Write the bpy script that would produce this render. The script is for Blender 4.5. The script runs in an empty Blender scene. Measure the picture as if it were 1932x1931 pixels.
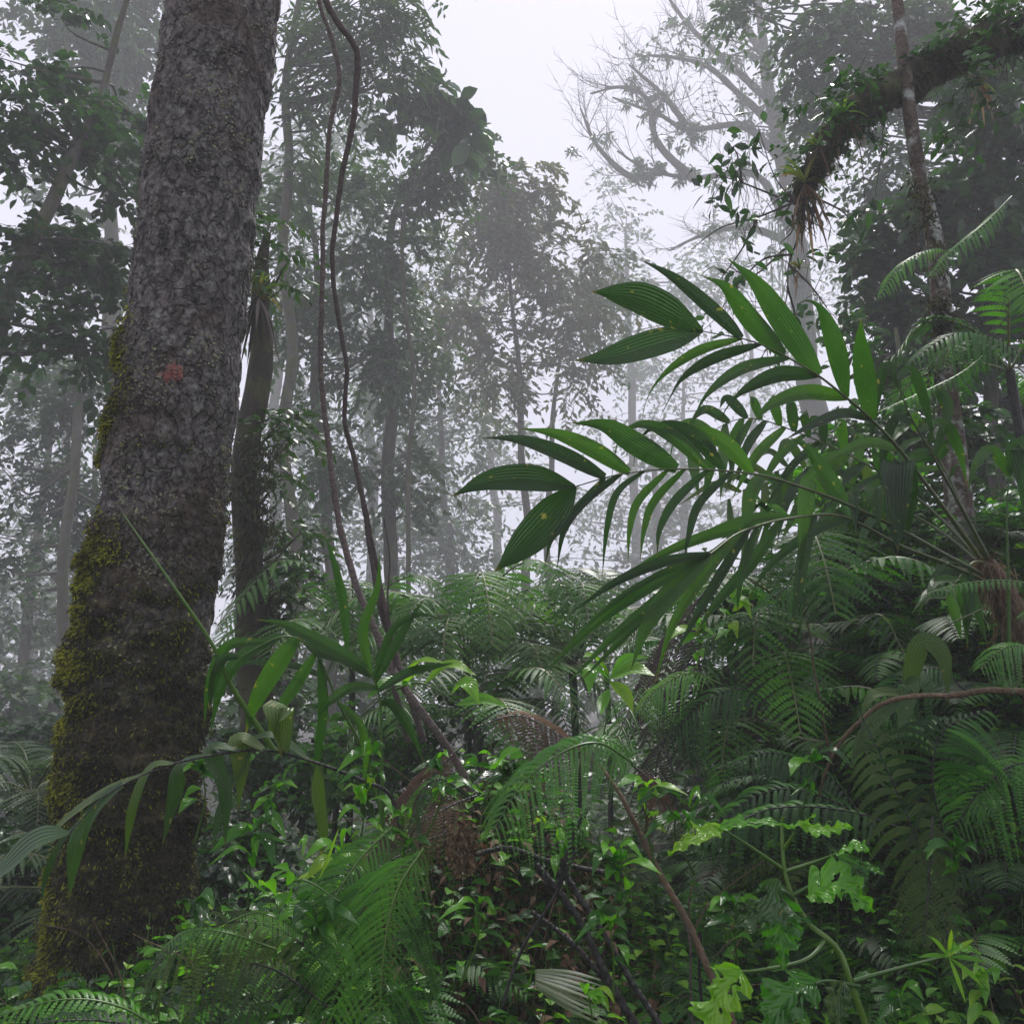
import bpy, math, random
import numpy as np
from mathutils import Vector
rs = np.random.RandomState(7)
random.seed(7)
sc = bpy.context.scene
C = sc.collection
# ---------------------------------------------------------------- camera
FPX = 1673.0; CX = CY = 966.0; PITCH = math.radians(12); EYE = np.array([0, 0, 1.6])
cam = bpy.data.cameras.new("Camera"); co = bpy.data.objects.new("Camera", cam); C.objects.link(co)
co.location = EYE; co.rotation_euler = (math.pi/2 + PITCH, 0, 0)
cam.sensor_width = 36; cam.lens = 36*FPX/1932; cam.clip_end = 500; cam.clip_start = 0.05
sc.camera = co
# ---------------------------------------------------------------- sky, sun, exposure
w = bpy.data.worlds.new("World"); sc.world = w; w.use_nodes = True
nt = w.node_tree; nt.nodes.clear()
wo = nt.nodes.new("ShaderNodeOutputWorld"); bg = nt.nodes.new("ShaderNodeBackground")
sky = nt.nodes.new("ShaderNodeTexSky"); sky.sky_type = 'NISHITA'; sky.sun_disc = False
sky.sun_elevation = math.radians(55); sky.sun_rotation = math.radians(12)
mx = nt.nodes.new("ShaderNodeMix"); mx.data_type = 'RGBA'; mx.inputs[0].default_value = 0.88
nt.links.new(sky.outputs[0], mx.inputs[6]); mx.inputs[7].default_value = (5.4, 5.3, 6.25, 1)
nt.links.new(mx.outputs[2], bg.inputs[0]); bg.inputs[1].default_value = 0.1
nt.links.new(bg.outputs[0], wo.inputs[0])
sl = bpy.data.lights.new("sun", 'SUN'); sl.energy = 2.6; sl.angle = math.radians(10); sl.color = (1, .97, .92)
so = bpy.data.objects.new("sun", sl); C.objects.link(so)
so.rotation_euler = (math.radians(-35), 0, math.radians(-12))
sc.view_settings.view_transform = 'Standard'; sc.view_settings.look = 'None'
sc.view_settings.exposure = 0.76; sc.view_settings.gamma = 1.0
cy = sc.cycles
cy.max_bounces = 6; cy.diffuse_bounces = 3; cy.glossy_bounces = 2; cy.transmission_bounces = 3; cy.volume_bounces = 4
cy.transparent_max_bounces = 4; cy.use_denoising = True; cy.caustics_reflective = False; cy.caustics_refractive = False
cy.volume_step_rate = 1.0
# ================================================================ maths helpers
cp, sp = math.cos(PITCH), math.sin(PITCH)
def P(px, py, d):
    x = (px-CX)/FPX*d; u = (CY-py)/FPX*d
    return np.array([x, d*cp-u*sp, 1.6+d*sp+u*cp])
def PL(pts): return np.array([P(*p) for p in pts])
def nrm(a): return a/(np.linalg.norm(a, axis=-1, keepdims=True)+1e-9)
def cr(pts, n):
    p = np.asarray(pts, float)
    if len(p) == 2: return p[0]+(p[1]-p[0])*np.linspace(0, 1, n)[:, None]
    q = np.vstack([2*p[0]-p[1], p, 2*p[-1]-p[-2]])
    L = np.r_[0, np.cumsum(np.linalg.norm(np.diff(p, axis=0), axis=1)**.5)]
    t = np.linspace(0, L[-1], n); i = np.clip(np.searchsorted(L, t, side='right')-1, 0, len(p)-2)
    u = ((t-L[i])/(L[i+1]-L[i]))[:, None]
    a, b, c, d = q[i], q[i+1], q[i+2], q[i+3]
    return .5*((2*b)+(c-a)*u+(2*a-5*b+4*c-d)*u**2+(3*b-a-3*c+d)*u**3)
_T = np.random.RandomState(3).rand(65536)
def vnoise(p):
    p = np.asarray(p, float); i = np.floor(p).astype(np.int64); f = p-i; f = f*f*(3-2*f); r = 0
    for dx in (0, 1):
        for dy in (0, 1):
            for dz in (0, 1):
                h = ((i[..., 0]+dx)*73856093 ^ (i[..., 1]+dy)*19349663 ^ (i[..., 2]+dz)*83492791) & 65535
                r = r+_T[h]*(f[..., 0] if dx else 1-f[..., 0])*(f[..., 1] if dy else 1-f[..., 1])*(f[..., 2] if dz else 1-f[..., 2])
    return r
def fbm(p, o=4):
    p = np.asarray(p, float); r = 0; a = .5
    for k in range(o): r = r+a*vnoise(p*2**k+k*17.3); a *= .5
    return r
def sstep(a, b, x): t = np.clip((x-a)/(b-a), 0, 1); return t*t*(3-2*t)
def ground_h(x, y):
    x = np.asarray(x, float); y = np.asarray(y, float)
    h = -0.12*np.clip(y-5, 0, 20) + 0.02*np.clip(y-40, 0, 60)
    h = h+3.0*sstep(.7, 2.6, x-.02*y)*sstep(3.2, 6.5, y)*(1-.6*sstep(9, 16, y))
    h = h+.95*np.exp(-((x+.0)**2/.55+(y-4.6)**2/.8))
    h = h+.35*np.exp(-((x+.9)**2/.8+(y-3.9)**2/.9))
    h = h-.5*sstep(.5, 3, -x-1.4)*sstep(3, 7, y)
    z = np.stack([x, y, x*0], -1)
    return h+.25*(fbm(z*.9)-.5)+.08*(fbm(z*4)-.5)
# ================================================================ mesh builder
class G:
    def __init__(s): s.v = []; s.f = []; s.uv = []; s.r = []; s.m = []; s.n = 0
    def grid(s, V, uv, r, mat=0):           # V (m,a,b,3) -> quads
        m, a, b, _ = V.shape
        idx = np.arange(m*a*b).reshape(m, a, b)+s.n
        q = np.stack([idx[:, :-1, :-1], idx[:, :-1, 1:], idx[:, 1:, 1:], idx[:, 1:, :-1]], -1).reshape(-1, 4)
        s.v.append(V.reshape(-1, 3)); s.f.append(q); s.uv.append(np.broadcast_to(uv, (m, a, b, 2)).reshape(-1, 2))
        s.r.append(np.broadcast_to(r, (m, a, b)).reshape(-1)); s.m.append(np.full(len(q), mat)); s.n += m*a*b
    def tube(s, Pt, R, k=6, mat=0, r=None, fn=None):
        Pt = np.asarray(Pt, float)
        if Pt.ndim == 2: Pt = Pt[None]; R = np.asarray(R, float)[None]
        m, n, _ = Pt.shape; R = np.broadcast_to(R, (m, n))
        t = nrm(np.gradient(Pt, axis=1)); mt = nrm(t.mean(1))
        ref = np.where((np.abs(mt[:, 2]) > .8)[:, None], [[0, -1., 0]], [[0, 0, 1.]])[:, None, :]
        a = nrm(np.cross(t, ref)); b = np.cross(a, t)
        th = np.linspace(0, 2*math.pi, k+1)
        D = a[:, :, None]*np.cos(th)[None, None, :, None]+b[:, :, None]*np.sin(th)[None, None, :, None]
        RR = R[:, :, None]*np.ones(k+1)
        V = Pt[:, :, None]+D*RR[..., None]
        if fn is not None:
            dr = fn(V, D); dr[:, :, -1] = dr[:, :, 0]; V = V+D*dr[..., None]
        ln = np.cumsum(np.r_[0, np.linalg.norm(np.diff(Pt[0], axis=0), axis=1)])
        uv = np.stack(np.broadcast_arrays(th[None, None, :]/6.283, ln[None, :, None]), -1)
        if r is None: r = rs.rand(m)
        s.grid(V, uv, np.asarray(r).reshape(-1, 1, 1), mat)
        return V
    def ribbon(s, Ct, Wd, N, k=2, fold=.3, mat=0, r=None, wave=0):
        m, n, _ = Ct.shape; Wd = np.broadcast_to(Wd, (m, n))
        N = np.asarray(N, float); t = nrm(np.gradient(Ct, axis=1)); N = N if N.ndim == 3 else N[:, None, :]
        sd = nrm(np.cross(t, N)); up = np.cross(sd, t)
        u = np.linspace(-1, 1, k)
        V = Ct[:, :, None]+sd[:, :, None]*(u[None, None, :, None]*Wd[:, :, None, None])
        if k > 2:
            off = fold*np.abs(u)[None, None, :]*Wd[:, :, None]*np.ones((m, n, k))
            if wave: off = off+wave*Wd[:, :, None]*np.abs(u)*np.sin(np.linspace(0, 9, n)[None, :, None]+rs.rand(m, 1, 1)*6+u*1.5)
            V = V+up[:, :, None]*off[..., None]
        uv = np.stack(np.broadcast_arrays(u[None, None, :]*.5+.5, np.linspace(0, 1, n)[None, :, None]), -1)
        if r is None: r = rs.rand(m)
        s.grid(V, uv, np.asarray(r).reshape(-1, 1, 1), mat)
    def leaves(s, o, d, N, L, W, droop=.2, n=3, k=2, prof=None, mat=0, r=None, fold=.3, wave=0):
        o = np.asarray(o, float); m = len(o); L = np.broadcast_to(L, (m,)); W = np.broadcast_to(W, (m,))
        t = np.linspace(0, 1, n)
        if prof is None: prof = {3: [.25, 1, .04], 4: [.15, .9, .8, .03], 5: [.08, .75, 1, .7, .02], 6: [.05, .6, .95, .95, .6, .02], 7: [.05, .5, .85, 1, .85, .5, .02]}[n]
        Ct = o[:, None]+nrm(d)[:, None]*(L[:, None]*t)[..., None]
        Ct[..., 2] -= np.broadcast_to(droop, (m,))[:, None]*L[:, None]*t**2
        s.ribbon(Ct, W[:, None]*np.asarray(prof), N, k, fold, mat, r, wave)
    def build(s, name, mats, parent=None, smooth=True):
        v = np.vstack(s.v); f = np.vstack(s.f)
        if parent is not None: v = v-np.array(ORG[parent.name])
        me = bpy.data.meshes.new(name)
        me.vertices.add(len(v)); me.vertices.foreach_set("co", v.astype(np.float32).ravel())
        me.loops.add(f.size); me.loops.foreach_set("vertex_index", f.astype(np.int32).ravel())
        me.polygons.add(len(f)); me.polygons.foreach_set("loop_start", np.arange(0, f.size, 4, dtype=np.int32))
        me.polygons.foreach_set("material_index", np.concatenate(s.m).astype(np.int32))
        me.update(calc_edges=True)
        ul = me.uv_layers.new(name="UVMap"); uv = np.vstack(s.uv)[f.ravel()]
        ul.data.foreach_set("uv", uv.astype(np.float32).ravel())
        at = me.attributes.new("rnd", 'FLOAT', 'POINT'); at.data.foreach_set("value", np.concatenate(s.r).astype(np.float32))
        if smooth: me.polygons.foreach_set("use_smooth", np.ones(len(f), bool))
        for mt in (mats if isinstance(mats, (list, tuple)) else [mats]): me.materials.append(mt)
        o = bpy.data.objects.new(name, me); C.objects.link(o)
        if parent is not None: o.parent = parent
        if 'moss' in name: o['kind'] = 'stuff'
        ORG[o.name] = ORG[parent.name] if parent is not None else (0, 0, 0)
        return o
ORG = {}
def tag(o, label, cat, group=None, kind=None):
    o['label'] = label; o['category'] = cat
    if group: o['group'] = group
    if kind: o['kind'] = kind
    return o
def thing(name, label, cat, loc, group=None):
    o = bpy.data.objects.new(name, None); C.objects.link(o); o.location = loc; o.empty_display_size = .1
    ORG[o.name] = tuple(loc); return tag(o, label, cat, group)
# ================================================================ materials
def N_(nt, t, **kw):
    n = nt.nodes.new(t)
    for k, v in kw.items(): setattr(n, k, v)
    return n
def newmat(name):
    m = bpy.data.materials.new(name); m.use_nodes = True; nt = m.node_tree; nt.nodes.clear()
    return m, nt, nt.nodes.new("ShaderNodeOutputMaterial")
def ramp(nt, fac, stops, interp='LINEAR'):
    r = nt.nodes.new("ShaderNodeValToRGB"); e = r.color_ramp.elements; r.color_ramp.interpolation = interp
    while len(e) > 1: e.remove(e[-1])
    e[0].position = stops[0][0]; e[0].color = (*stops[0][1], 1)
    for p, c in stops[1:]: x = e.new(p); x.color = (*c, 1)
    nt.links.new(fac, r.inputs[0]); return r.outputs[0]
def leafmat(name, cols, rough=.4, trans=.35, ribs=0, ribamp=.3, tcol=(1.6, 1.7, .5), spots=0, spec=.65, mid=True):
    m, nt, out = newmat(name); L = nt.links.new
    at = N_(nt, "ShaderNodeAttribute", attribute_name="rnd")
    ns = N_(nt, "ShaderNodeTexNoise"); ns.inputs['Scale'].default_value = 3.5; ns.inputs['Detail'].default_value = 3
    tc = N_(nt, "ShaderNodeTexCoord"); L(tc.outputs['Object'], ns.inputs['Vector'])
    ad = N_(nt, "ShaderNodeMath", operation='MULTIPLY_ADD'); L(ns.outputs[0], ad.inputs[0]); ad.inputs[1].default_value = .7; ad.inputs[2].default_value = -.35
    a2 = N_(nt, "ShaderNodeMath", operation='ADD', use_clamp=True); L(ad.outputs[0], a2.inputs[0]); L(at.outputs['Fac'], a2.inputs[1])
    n = len(cols); sat = lambda c: (c[0]*.96, c[1]*1.06, c[2]*.62) if c[1] == max(c) else c
    col = ramp(nt, a2.outputs[0], [(i/(n-1), sat(c)) for i, c in enumerate(cols)])
    uvn = N_(nt, "ShaderNodeUVMap"); sx = N_(nt, "ShaderNodeSeparateXYZ"); L(uvn.outputs[0], sx.inputs[0])
    bsdf = N_(nt, "ShaderNodeBsdfPrincipled"); bsdf.inputs['Roughness'].default_value = rough
    bsdf.inputs['Specular IOR Level'].default_value = spec
    h = None
    if ribs:
        mu = N_(nt, "ShaderNodeMath", operation='MULTIPLY'); L(sx.outputs[0], mu.inputs[0]); mu.inputs[1].default_value = ribs*6.283
        si = N_(nt, "ShaderNodeMath", operation='SINE'); L(mu.outputs[0], si.inputs[0]); h = si.outputs[0]
        mr = N_(nt, "ShaderNodeMapRange"); L(h, mr.inputs[0]); mr.inputs[1].default_value = -1; mr.inputs[3].default_value = 1-ribamp; mr.inputs[4].default_value = 1+ribamp*.6
        vm = N_(nt, "ShaderNodeVectorMath", operation='SCALE'); L(col, vm.inputs[0]); L(mr.outputs[0], vm.inputs['Scale']); col = vm.outputs[0]
        bp = N_(nt, "ShaderNodeBump"); bp.inputs['Strength'].default_value = .6; bp.inputs['Distance'].default_value = .004; L(h, bp.inputs['Height']); L(bp.outputs[0], bsdf.inputs['Normal'])
    elif mid:
        # side veins slanting off a midrib
        ab = N_(nt, "ShaderNodeMath", operation='SUBTRACT'); L(sx.outputs[0], ab.inputs[0]); ab.inputs[1].default_value = .5
        ab2 = N_(nt, "ShaderNodeMath", operation='ABSOLUTE'); L(ab.outputs[0], ab2.inputs[0])
        ma = N_(nt, "ShaderNodeMath", operation='MULTIPLY_ADD'); L(ab2.outputs[0], ma.inputs[0]); ma.inputs[1].default_value = -.55; L(sx.outputs[1], ma.inputs[2])
        mu = N_(nt, "ShaderNodeMath", operation='MULTIPLY'); L(ma.outputs[0], mu.inputs[0]); mu.inputs[1].default_value = 62
        si = N_(nt, "ShaderNodeMath", operation='SINE'); L(mu.outputs[0], si.inputs[0])
        bp = N_(nt, "ShaderNodeBump"); bp.inputs['Strength'].default_value = .45; bp.inputs['Distance'].default_value = .003; L(si.outputs[0], bp.inputs['Height']); L(bp.outputs[0], bsdf.inputs['Normal'])
    if spots:
        n2 = N_(nt, "ShaderNodeTexNoise"); n2.inputs['Scale'].default_value = 34; n2.inputs['Detail'].default_value = 2; L(tc.outputs['Object'], n2.inputs['Vector'])
        f = ramp(nt, n2.outputs[0], [(0.0, (0, 0, 0)), (.69, (0, 0, 0)), (.72, (spots,)*3)])
        mm = N_(nt, "ShaderNodeMix", data_type='RGBA'); L(f, mm.inputs[0]); L(col, mm.inputs[6]); mm.inputs[7].default_value = (.30, .26, .08, 1); col = mm.outputs[2]
    if ribs:   # withered brown tip and streaks
        n3 = N_(nt, "ShaderNodeTexNoise"); n3.inputs['Scale'].default_value = 9; n3.inputs['Detail'].default_value = 4; L(tc.outputs['Object'], n3.inputs['Vector'])
        q = N_(nt, "ShaderNodeMath", operation='MULTIPLY_ADD'); L(n3.outputs[0], q.inputs[0]); q.inputs[1].default_value = .34; L(sx.outputs[1], q.inputs[2])
        q2 = N_(nt, "ShaderNodeMapRange"); L(q.outputs[0], q2.inputs[0]); q2.inputs[1].default_value = 1.08; q2.inputs[2].default_value = 1.18
        mm = N_(nt, "ShaderNodeMix", data_type='RGBA'); L(q2.outputs[0], mm.inputs[0]); L(col, mm.inputs[6]); mm.inputs[7].default_value = (.16, .11, .035, 1); col = mm.outputs[2]
        n4 = N_(nt, "ShaderNodeTexNoise"); n4.inputs['Scale'].default_value = 5; L(tc.outputs['Object'], n4.inputs['Vector'])
        q3 = N_(nt, "ShaderNodeMapRange"); L(n4.outputs[0], q3.inputs[0]); q3.inputs[3].default_value = rough-.08; q3.inputs[4].default_value = rough+.22; L(q3.outputs[0], bsdf.inputs['Roughness'])
    L(col, bsdf.inputs['Base Color'])
    tr = N_(nt, "ShaderNodeBsdfTranslucent"); vt = N_(nt, "ShaderNodeVectorMath", operation='MULTIPLY'); L(col, vt.inputs[0]); vt.inputs[1].default_value = tcol; L(vt.outputs[0], tr.inputs[0])
    ms = N_(nt, "ShaderNodeMixShader"); ms.inputs[0].default_value = trans; L(bsdf.outputs[0], ms.inputs[1]); L(tr.outputs[0], ms.inputs[2]); L(ms.outputs[0], out.inputs[0])
    return m
def barkmat(name, cols, scale=8, rough=.85, stretch=.35, bump=.6, lichen=None, lsc=6, lth=.58, moss=None, mth=.55, dist=.02, cracks=0):
    m, nt, out = newmat(name); L = nt.links.new
    tc = N_(nt, "ShaderNodeTexCoord"); mp = N_(nt, "ShaderNodeMapping"); mp.inputs['Scale'].default_value = (1, 1, stretch); L(tc.outputs['Object'], mp.inputs[0])
    n1 = N_(nt, "ShaderNodeTexNoise"); n1.inputs['Scale'].default_value = scale; n1.inputs['Detail'].default_value = 8; n1.inputs['Roughness'].default_value = .7; L(mp.outputs[0], n1.inputs['Vector'])
    n = len(cols); col = ramp(nt, n1.outputs[0], [(.25+.5*i/(n-1), c) for i, c in enumerate(cols)])
    v = N_(nt, "ShaderNodeTexVoronoi"); v.inputs['Scale'].default_value = scale*3; L(mp.outputs[0], v.inputs['Vector'])
    hs = N_(nt, "ShaderNodeMath", operation='ADD'); L(n1.outputs[0], hs.inputs[0]); L(v.outputs['Distance'], hs.inputs[1])
    def over(col, c, sc_, th, seed, soft=.05):
        nn = N_(nt, "ShaderNodeTexNoise", noise_dimensions='4D'); nn.inputs['W'].default_value = seed; nn.inputs['Scale'].default_value = sc_; nn.inputs['Detail'].default_value = 6; nn.inputs['Roughness'].default_value = .65
        L(tc.outputs['Object'], nn.inputs['Vector'])
        f = ramp(nt, nn.outputs[0], [(th-soft, (0, 0, 0)), (th+soft, (1, 1, 1))])
        c2 = ramp(nt, n1.outputs[0], [(.3, tuple(x*.6 for x in c)), (.7, tuple(min(1, x*1.3) for x in c))])
        mm = N_(nt, "ShaderNodeMix", data_type='RGBA'); L(f, mm.inputs[0]); L(col, mm.inputs[6]); L(c2, mm.inputs[7]); return mm.outputs[2]
    if cracks:
        wv = N_(nt, "ShaderNodeTexNoise"); wv.inputs['Scale'].default_value = 11; wv.inputs['Detail'].default_value = 4; L(tc.outputs['Object'], wv.inputs[0])
        sc1 = N_(nt, "ShaderNodeVectorMath", operation='SCALE'); L(wv.outputs['Color'], sc1.inputs[0]); sc1.inputs['Scale'].default_value = .16
        ad1 = N_(nt, "ShaderNodeVectorMath", operation='ADD'); L(mp.outputs[0], ad1.inputs[0]); L(sc1.outputs[0], ad1.inputs[1])
        ve = N_(nt, "ShaderNodeTexVoronoi", feature='DISTANCE_TO_EDGE'); ve.inputs['Scale'].default_value = cracks; L(ad1.outputs[0], ve.inputs['Vector'])
        ve2 = N_(nt, "ShaderNodeTexVoronoi", feature='DISTANCE_TO_EDGE'); ve2.inputs['Scale'].default_value = cracks*2.7; L(ad1.outputs[0], ve2.inputs['Vector'])
        e1 = ramp(nt, ve.outputs['Distance'], [(0, (.22,)*3), (.05, (.75,)*3), (.16, (1.15,)*3), (.3, (.95,)*3)]); e2 = ramp(nt, ve2.outputs['Distance'], [(0, (.45,)*3), (.08, (1.1,)*3), (.3, (.95,)*3)])  # relief shading painted into the bark colour: dark crevices, paler lips
        for e_ in (e1, e2):
            vm = N_(nt, "ShaderNodeVectorMath", operation='MULTIPLY'); L(col, vm.inputs[0]); L(e_, vm.inputs[1]); col = vm.outputs[0]
        h2 = N_(nt, "ShaderNodeMath", operation='MINIMUM'); L(ve.outputs['Distance'], h2.inputs[0]); h2.inputs[1].default_value = .12
        h3 = N_(nt, "ShaderNodeMath", operation='MULTIPLY_ADD'); L(h2.outputs[0], h3.inputs[0]); h3.inputs[1].default_value = 6; L(hs.outputs[0], h3.inputs[2]); hs = h3
    if lichen: col = over(col, lichen, lsc, lth, 1.)
    if moss: col = over(col, moss, lsc*.7, mth, 5.)
    b = N_(nt, "ShaderNodeBsdfPrincipled"); b.inputs['Roughness'].default_value = rough; L(col, b.inputs['Base Color'])
    bp = N_(nt, "ShaderNodeBump"); bp.inputs['Strength'].default_value = bump; bp.inputs['Distance'].default_value = dist; L(hs.outputs[0], bp.inputs['Height']); L(bp.outputs[0], b.inputs['Normal'])
    L(b.outputs[0], out.inputs[0]); return m
M = {}
M['palm'] = leafmat("palm_leaf", [(.011, .038, .011), (.021, .072, .011), (.055, .14, .013)], rough=.24, trans=.32, ribs=10, ribamp=.22, tcol=(2.2, 2.5, .3), spots=.6)
M['palm2'] = leafmat("pale_palm_leaf", [(.03, .08, .03), (.05, .11, .035), (.10, .15, .03)], rough=.3, trans=.25, ribs=8, ribamp=.22, tcol=(1.5, 1.8, .4), spots=1)
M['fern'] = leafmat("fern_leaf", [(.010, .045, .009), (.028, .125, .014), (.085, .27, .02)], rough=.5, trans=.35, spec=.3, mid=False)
M['fernlite'] = leafmat("young_fern_leaf", [(.04, .17, .012), (.08, .27, .015), (.16, .38, .02)], rough=.42, trans=.4, mid=False)
M['fernmoss'] = leafmat("olive_fern_leaf", [(.022, .05, .010), (.045, .085, .012), (.08, .13, .018)], rough=.6, trans=.3, spec=.3, mid=False)
M['treefern'] = leafmat("tree_fern_leaf", [(.025, .09, .03), (.05, .15, .04), (.09, .20, .05)], rough=.6, trans=.4, spec=.2, mid=False)
M['dead'] = leafmat("dead_fern_leaf", [(.05, .022, .012), (.10, .045, .018), (.17, .085, .035)], rough=.8, trans=.2, tcol=(1.2, 1, .7), mid=False)
M['darkdead'] = leafmat("dark_dead_fern", [(.018, .012, .012), (.035, .022, .018), (.06, .035, .028)], rough=.7, trans=.15, tcol=(1, 1, 1), mid=False)
M['broad'] = leafmat("broad_leaf", [(.012, .05, .012), (.04, .16, .018), (.14, .36, .025)], rough=.22, trans=.4)
M['bright'] = leafmat("bright_leaf", [(.08, .26, .02), (.14, .36, .025), (.28, .42, .03)], rough=.32, trans=.42)
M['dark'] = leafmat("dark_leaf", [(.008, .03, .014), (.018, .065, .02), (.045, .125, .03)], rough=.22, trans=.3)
M['tree'] = leafmat("tree_leaf", [(.018, .05, .02), (.03, .08, .026), (.06, .12, .03)], rough=.4, trans=.3, mid=False)
M['treeolive'] = leafmat("olive_tree_leaf", [(.04, .06, .02), (.07, .085, .03), (.10, .09, .035)], rough=.45, trans=.35, mid=False)
M['moss'] = leafmat("moss", [(.10, .09, .012), (.28, .28, .016), (.55, .54, .03)], rough=.9, trans=.25, tcol=(1.2, 1.2, .5), mid=False)
M['mossdark'] = leafmat("dark_moss", [(.008, .008, .005), (.022, .022, .008), (.07, .075, .018)], rough=.9, trans=.2, tcol=(1.2, 1.2, .6), mid=False)
M['hangmoss'] = leafmat("hanging_moss", [(.012, .012, .008), (.028, .026, .015), (.055, .05, .025)], rough=.95, trans=.3, tcol=(1, 1, .8), mid=False)
M['brom'] = leafmat("bromeliad_leaf", [(.06, .12, .03), (.15, .20, .04), (.25, .09, .05)], rough=.4, trans=.4, ribs=3, ribamp=.15)
M['straw'] = leafmat("dry_leaf", [(.12, .07, .04), (.25, .16, .09), (.36, .26, .16)], rough=.8, trans=.3, tcol=(1, .9, .7), ribs=3)
M['drygrey'] = leafmat("grey_dead_strap", [(.03, .025, .02), (.08, .065, .05), (.16, .13, .11)], rough=.9, trans=.1, tcol=(1, 1, .8), ribs=3)
M['bark'] = barkmat("trunk_bark", [(.045, .037, .034), (.13, .113, .105), (.27, .245, .23)], scale=16, stretch=.5, bump=1., lichen=(.26, .26, .24), lsc=17, lth=.58, dist=.025, cracks=13)
M['barkdark'] = barkmat("dark_bark", [(.025, .02, .016), (.06, .05, .042), (.11, .10, .085)], scale=7, moss=(.05, .06, .015), mth=.5)
M['barklichen'] = barkmat("blotched_bark", [(.03, .021, .016), (.08, .055, .04), (.15, .11, .085)], scale=12, stretch=1, lichen=(.34, .36, .32), lsc=7, lth=.56, moss=(.10, .11, .02), mth=.64)
M['barkmoss'] = barkmat("mossy_bark", [(.012, .010, .008), (.032, .026, .016), (.06, .052, .03)], scale=8, moss=(.05, .055, .014), mth=.52)
M['liana'] = barkmat("liana_bark", [(.04, .03, .027), (.10, .075, .065), (.24, .19, .165)], scale=30, stretch=2.5, bump=.7, dist=.006)
M['lianadark'] = barkmat("dark_liana_bark", [(.03, .022, .02), (.07, .05, .045), (.13, .10, .09)], scale=30, stretch=2.5, bump=.7, dist=.006)
M['stem'] = leafmat("green_stem", [(.03, .08, .015), (.06, .13, .02), (.10, .18, .03)], rough=.4, trans=.05, mid=False)
M['petiole'] = leafmat("palm_petiole", [(.035, .05, .012), (.07, .085, .02), (.12, .125, .03)], rough=.45, trans=0, mid=False)
M['blackstem'] = barkmat("black_stem", [(.008, .007, .007), (.02, .018, .017), (.04, .035, .032)], scale=30, rough=.5)
M['brownstick'] = barkmat("brown_stick", [(.06, .035, .02), (.13, .085, .05), (.22, .15, .10)], scale=20)
M['soil'] = barkmat("forest_soil", [(.008, .006, .004), (.02, .015, .01), (.035, .028, .018)], scale=12, stretch=1, moss=(.02, .03, .008), mth=.5)
# ================================================================ generators
def sphere_pts(n, c, r):
    v = nrm(rs.normal(size=(n, 3)))*(rs.rand(n, 1)**.45); return np.asarray(c)+v*np.asarray(r)
def spray(g, c, n, tw, leaf, droop, mat, wood, out=None, n_leaf=9, ln=3, lk=2):
    """n twigs starting round centre c (3,), each bearing n_leaf leaves"""
    o = c+rs.normal(size=(n, 3))*tw*.18
    d = rs.normal(size=(n, 3)); d[:, 2] = d[:, 2]*.6+.1
    if out is not None: d = d+out*.8
    d = nrm(d); L = tw*(.55+.6*rs.rand(n)); t = np.linspace(0, 1, 4)
    T = o[:, None]+d[:, None]*(L[:, None]*t)[..., None]; T[..., 2] -= (droop*L)[:, None]*t**2
    g.tube(T, np.array([1, .8, .6, .3])*max(.003, leaf[0]*.035), 3, wood)
    tl = np.linspace(.25, 1, n_leaf)[None]*np.ones((n, 1)); q = o[:, None]+d[:, None]*(L[:, None]*tl)[..., None]; q[..., 2] -= (droop*L)[:, None]*tl**2
    side = nrm(np.cross(d, [0, 0, 1.]))[:, None]*np.where(np.arange(n_leaf) % 2, 1, -1)[None, :, None]
    dd = nrm(side*.9+d[:, None]*.6+rs.normal(size=(n, n_leaf, 3))*.35-np.array([0, 0, .12+droop*.28]))
    nn = nrm(np.array([0, 0, 1.])+rs.normal(size=(n, n_leaf, 3))*.45)
    s = .7+.6*rs.rand(n*n_leaf)
    g.leaves(q.reshape(-1, 3), dd.reshape(-1, 3), nn.reshape(-1, 3), leaf[0]*s, leaf[1]*s, .25, ln, lk, mat=mat,
             r=np.clip(np.repeat(rs.rand(n)*.6, n_leaf)+rs.rand(n*n_leaf)*.4, 0, 1))
RK = .55; NK = .72; CK = .82; LK = .86
FAR = lambda d: d if d < 7.5 else 7.5+(min(d, 20)-7.5)*4.9+max(0, d-20)*1.9
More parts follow.
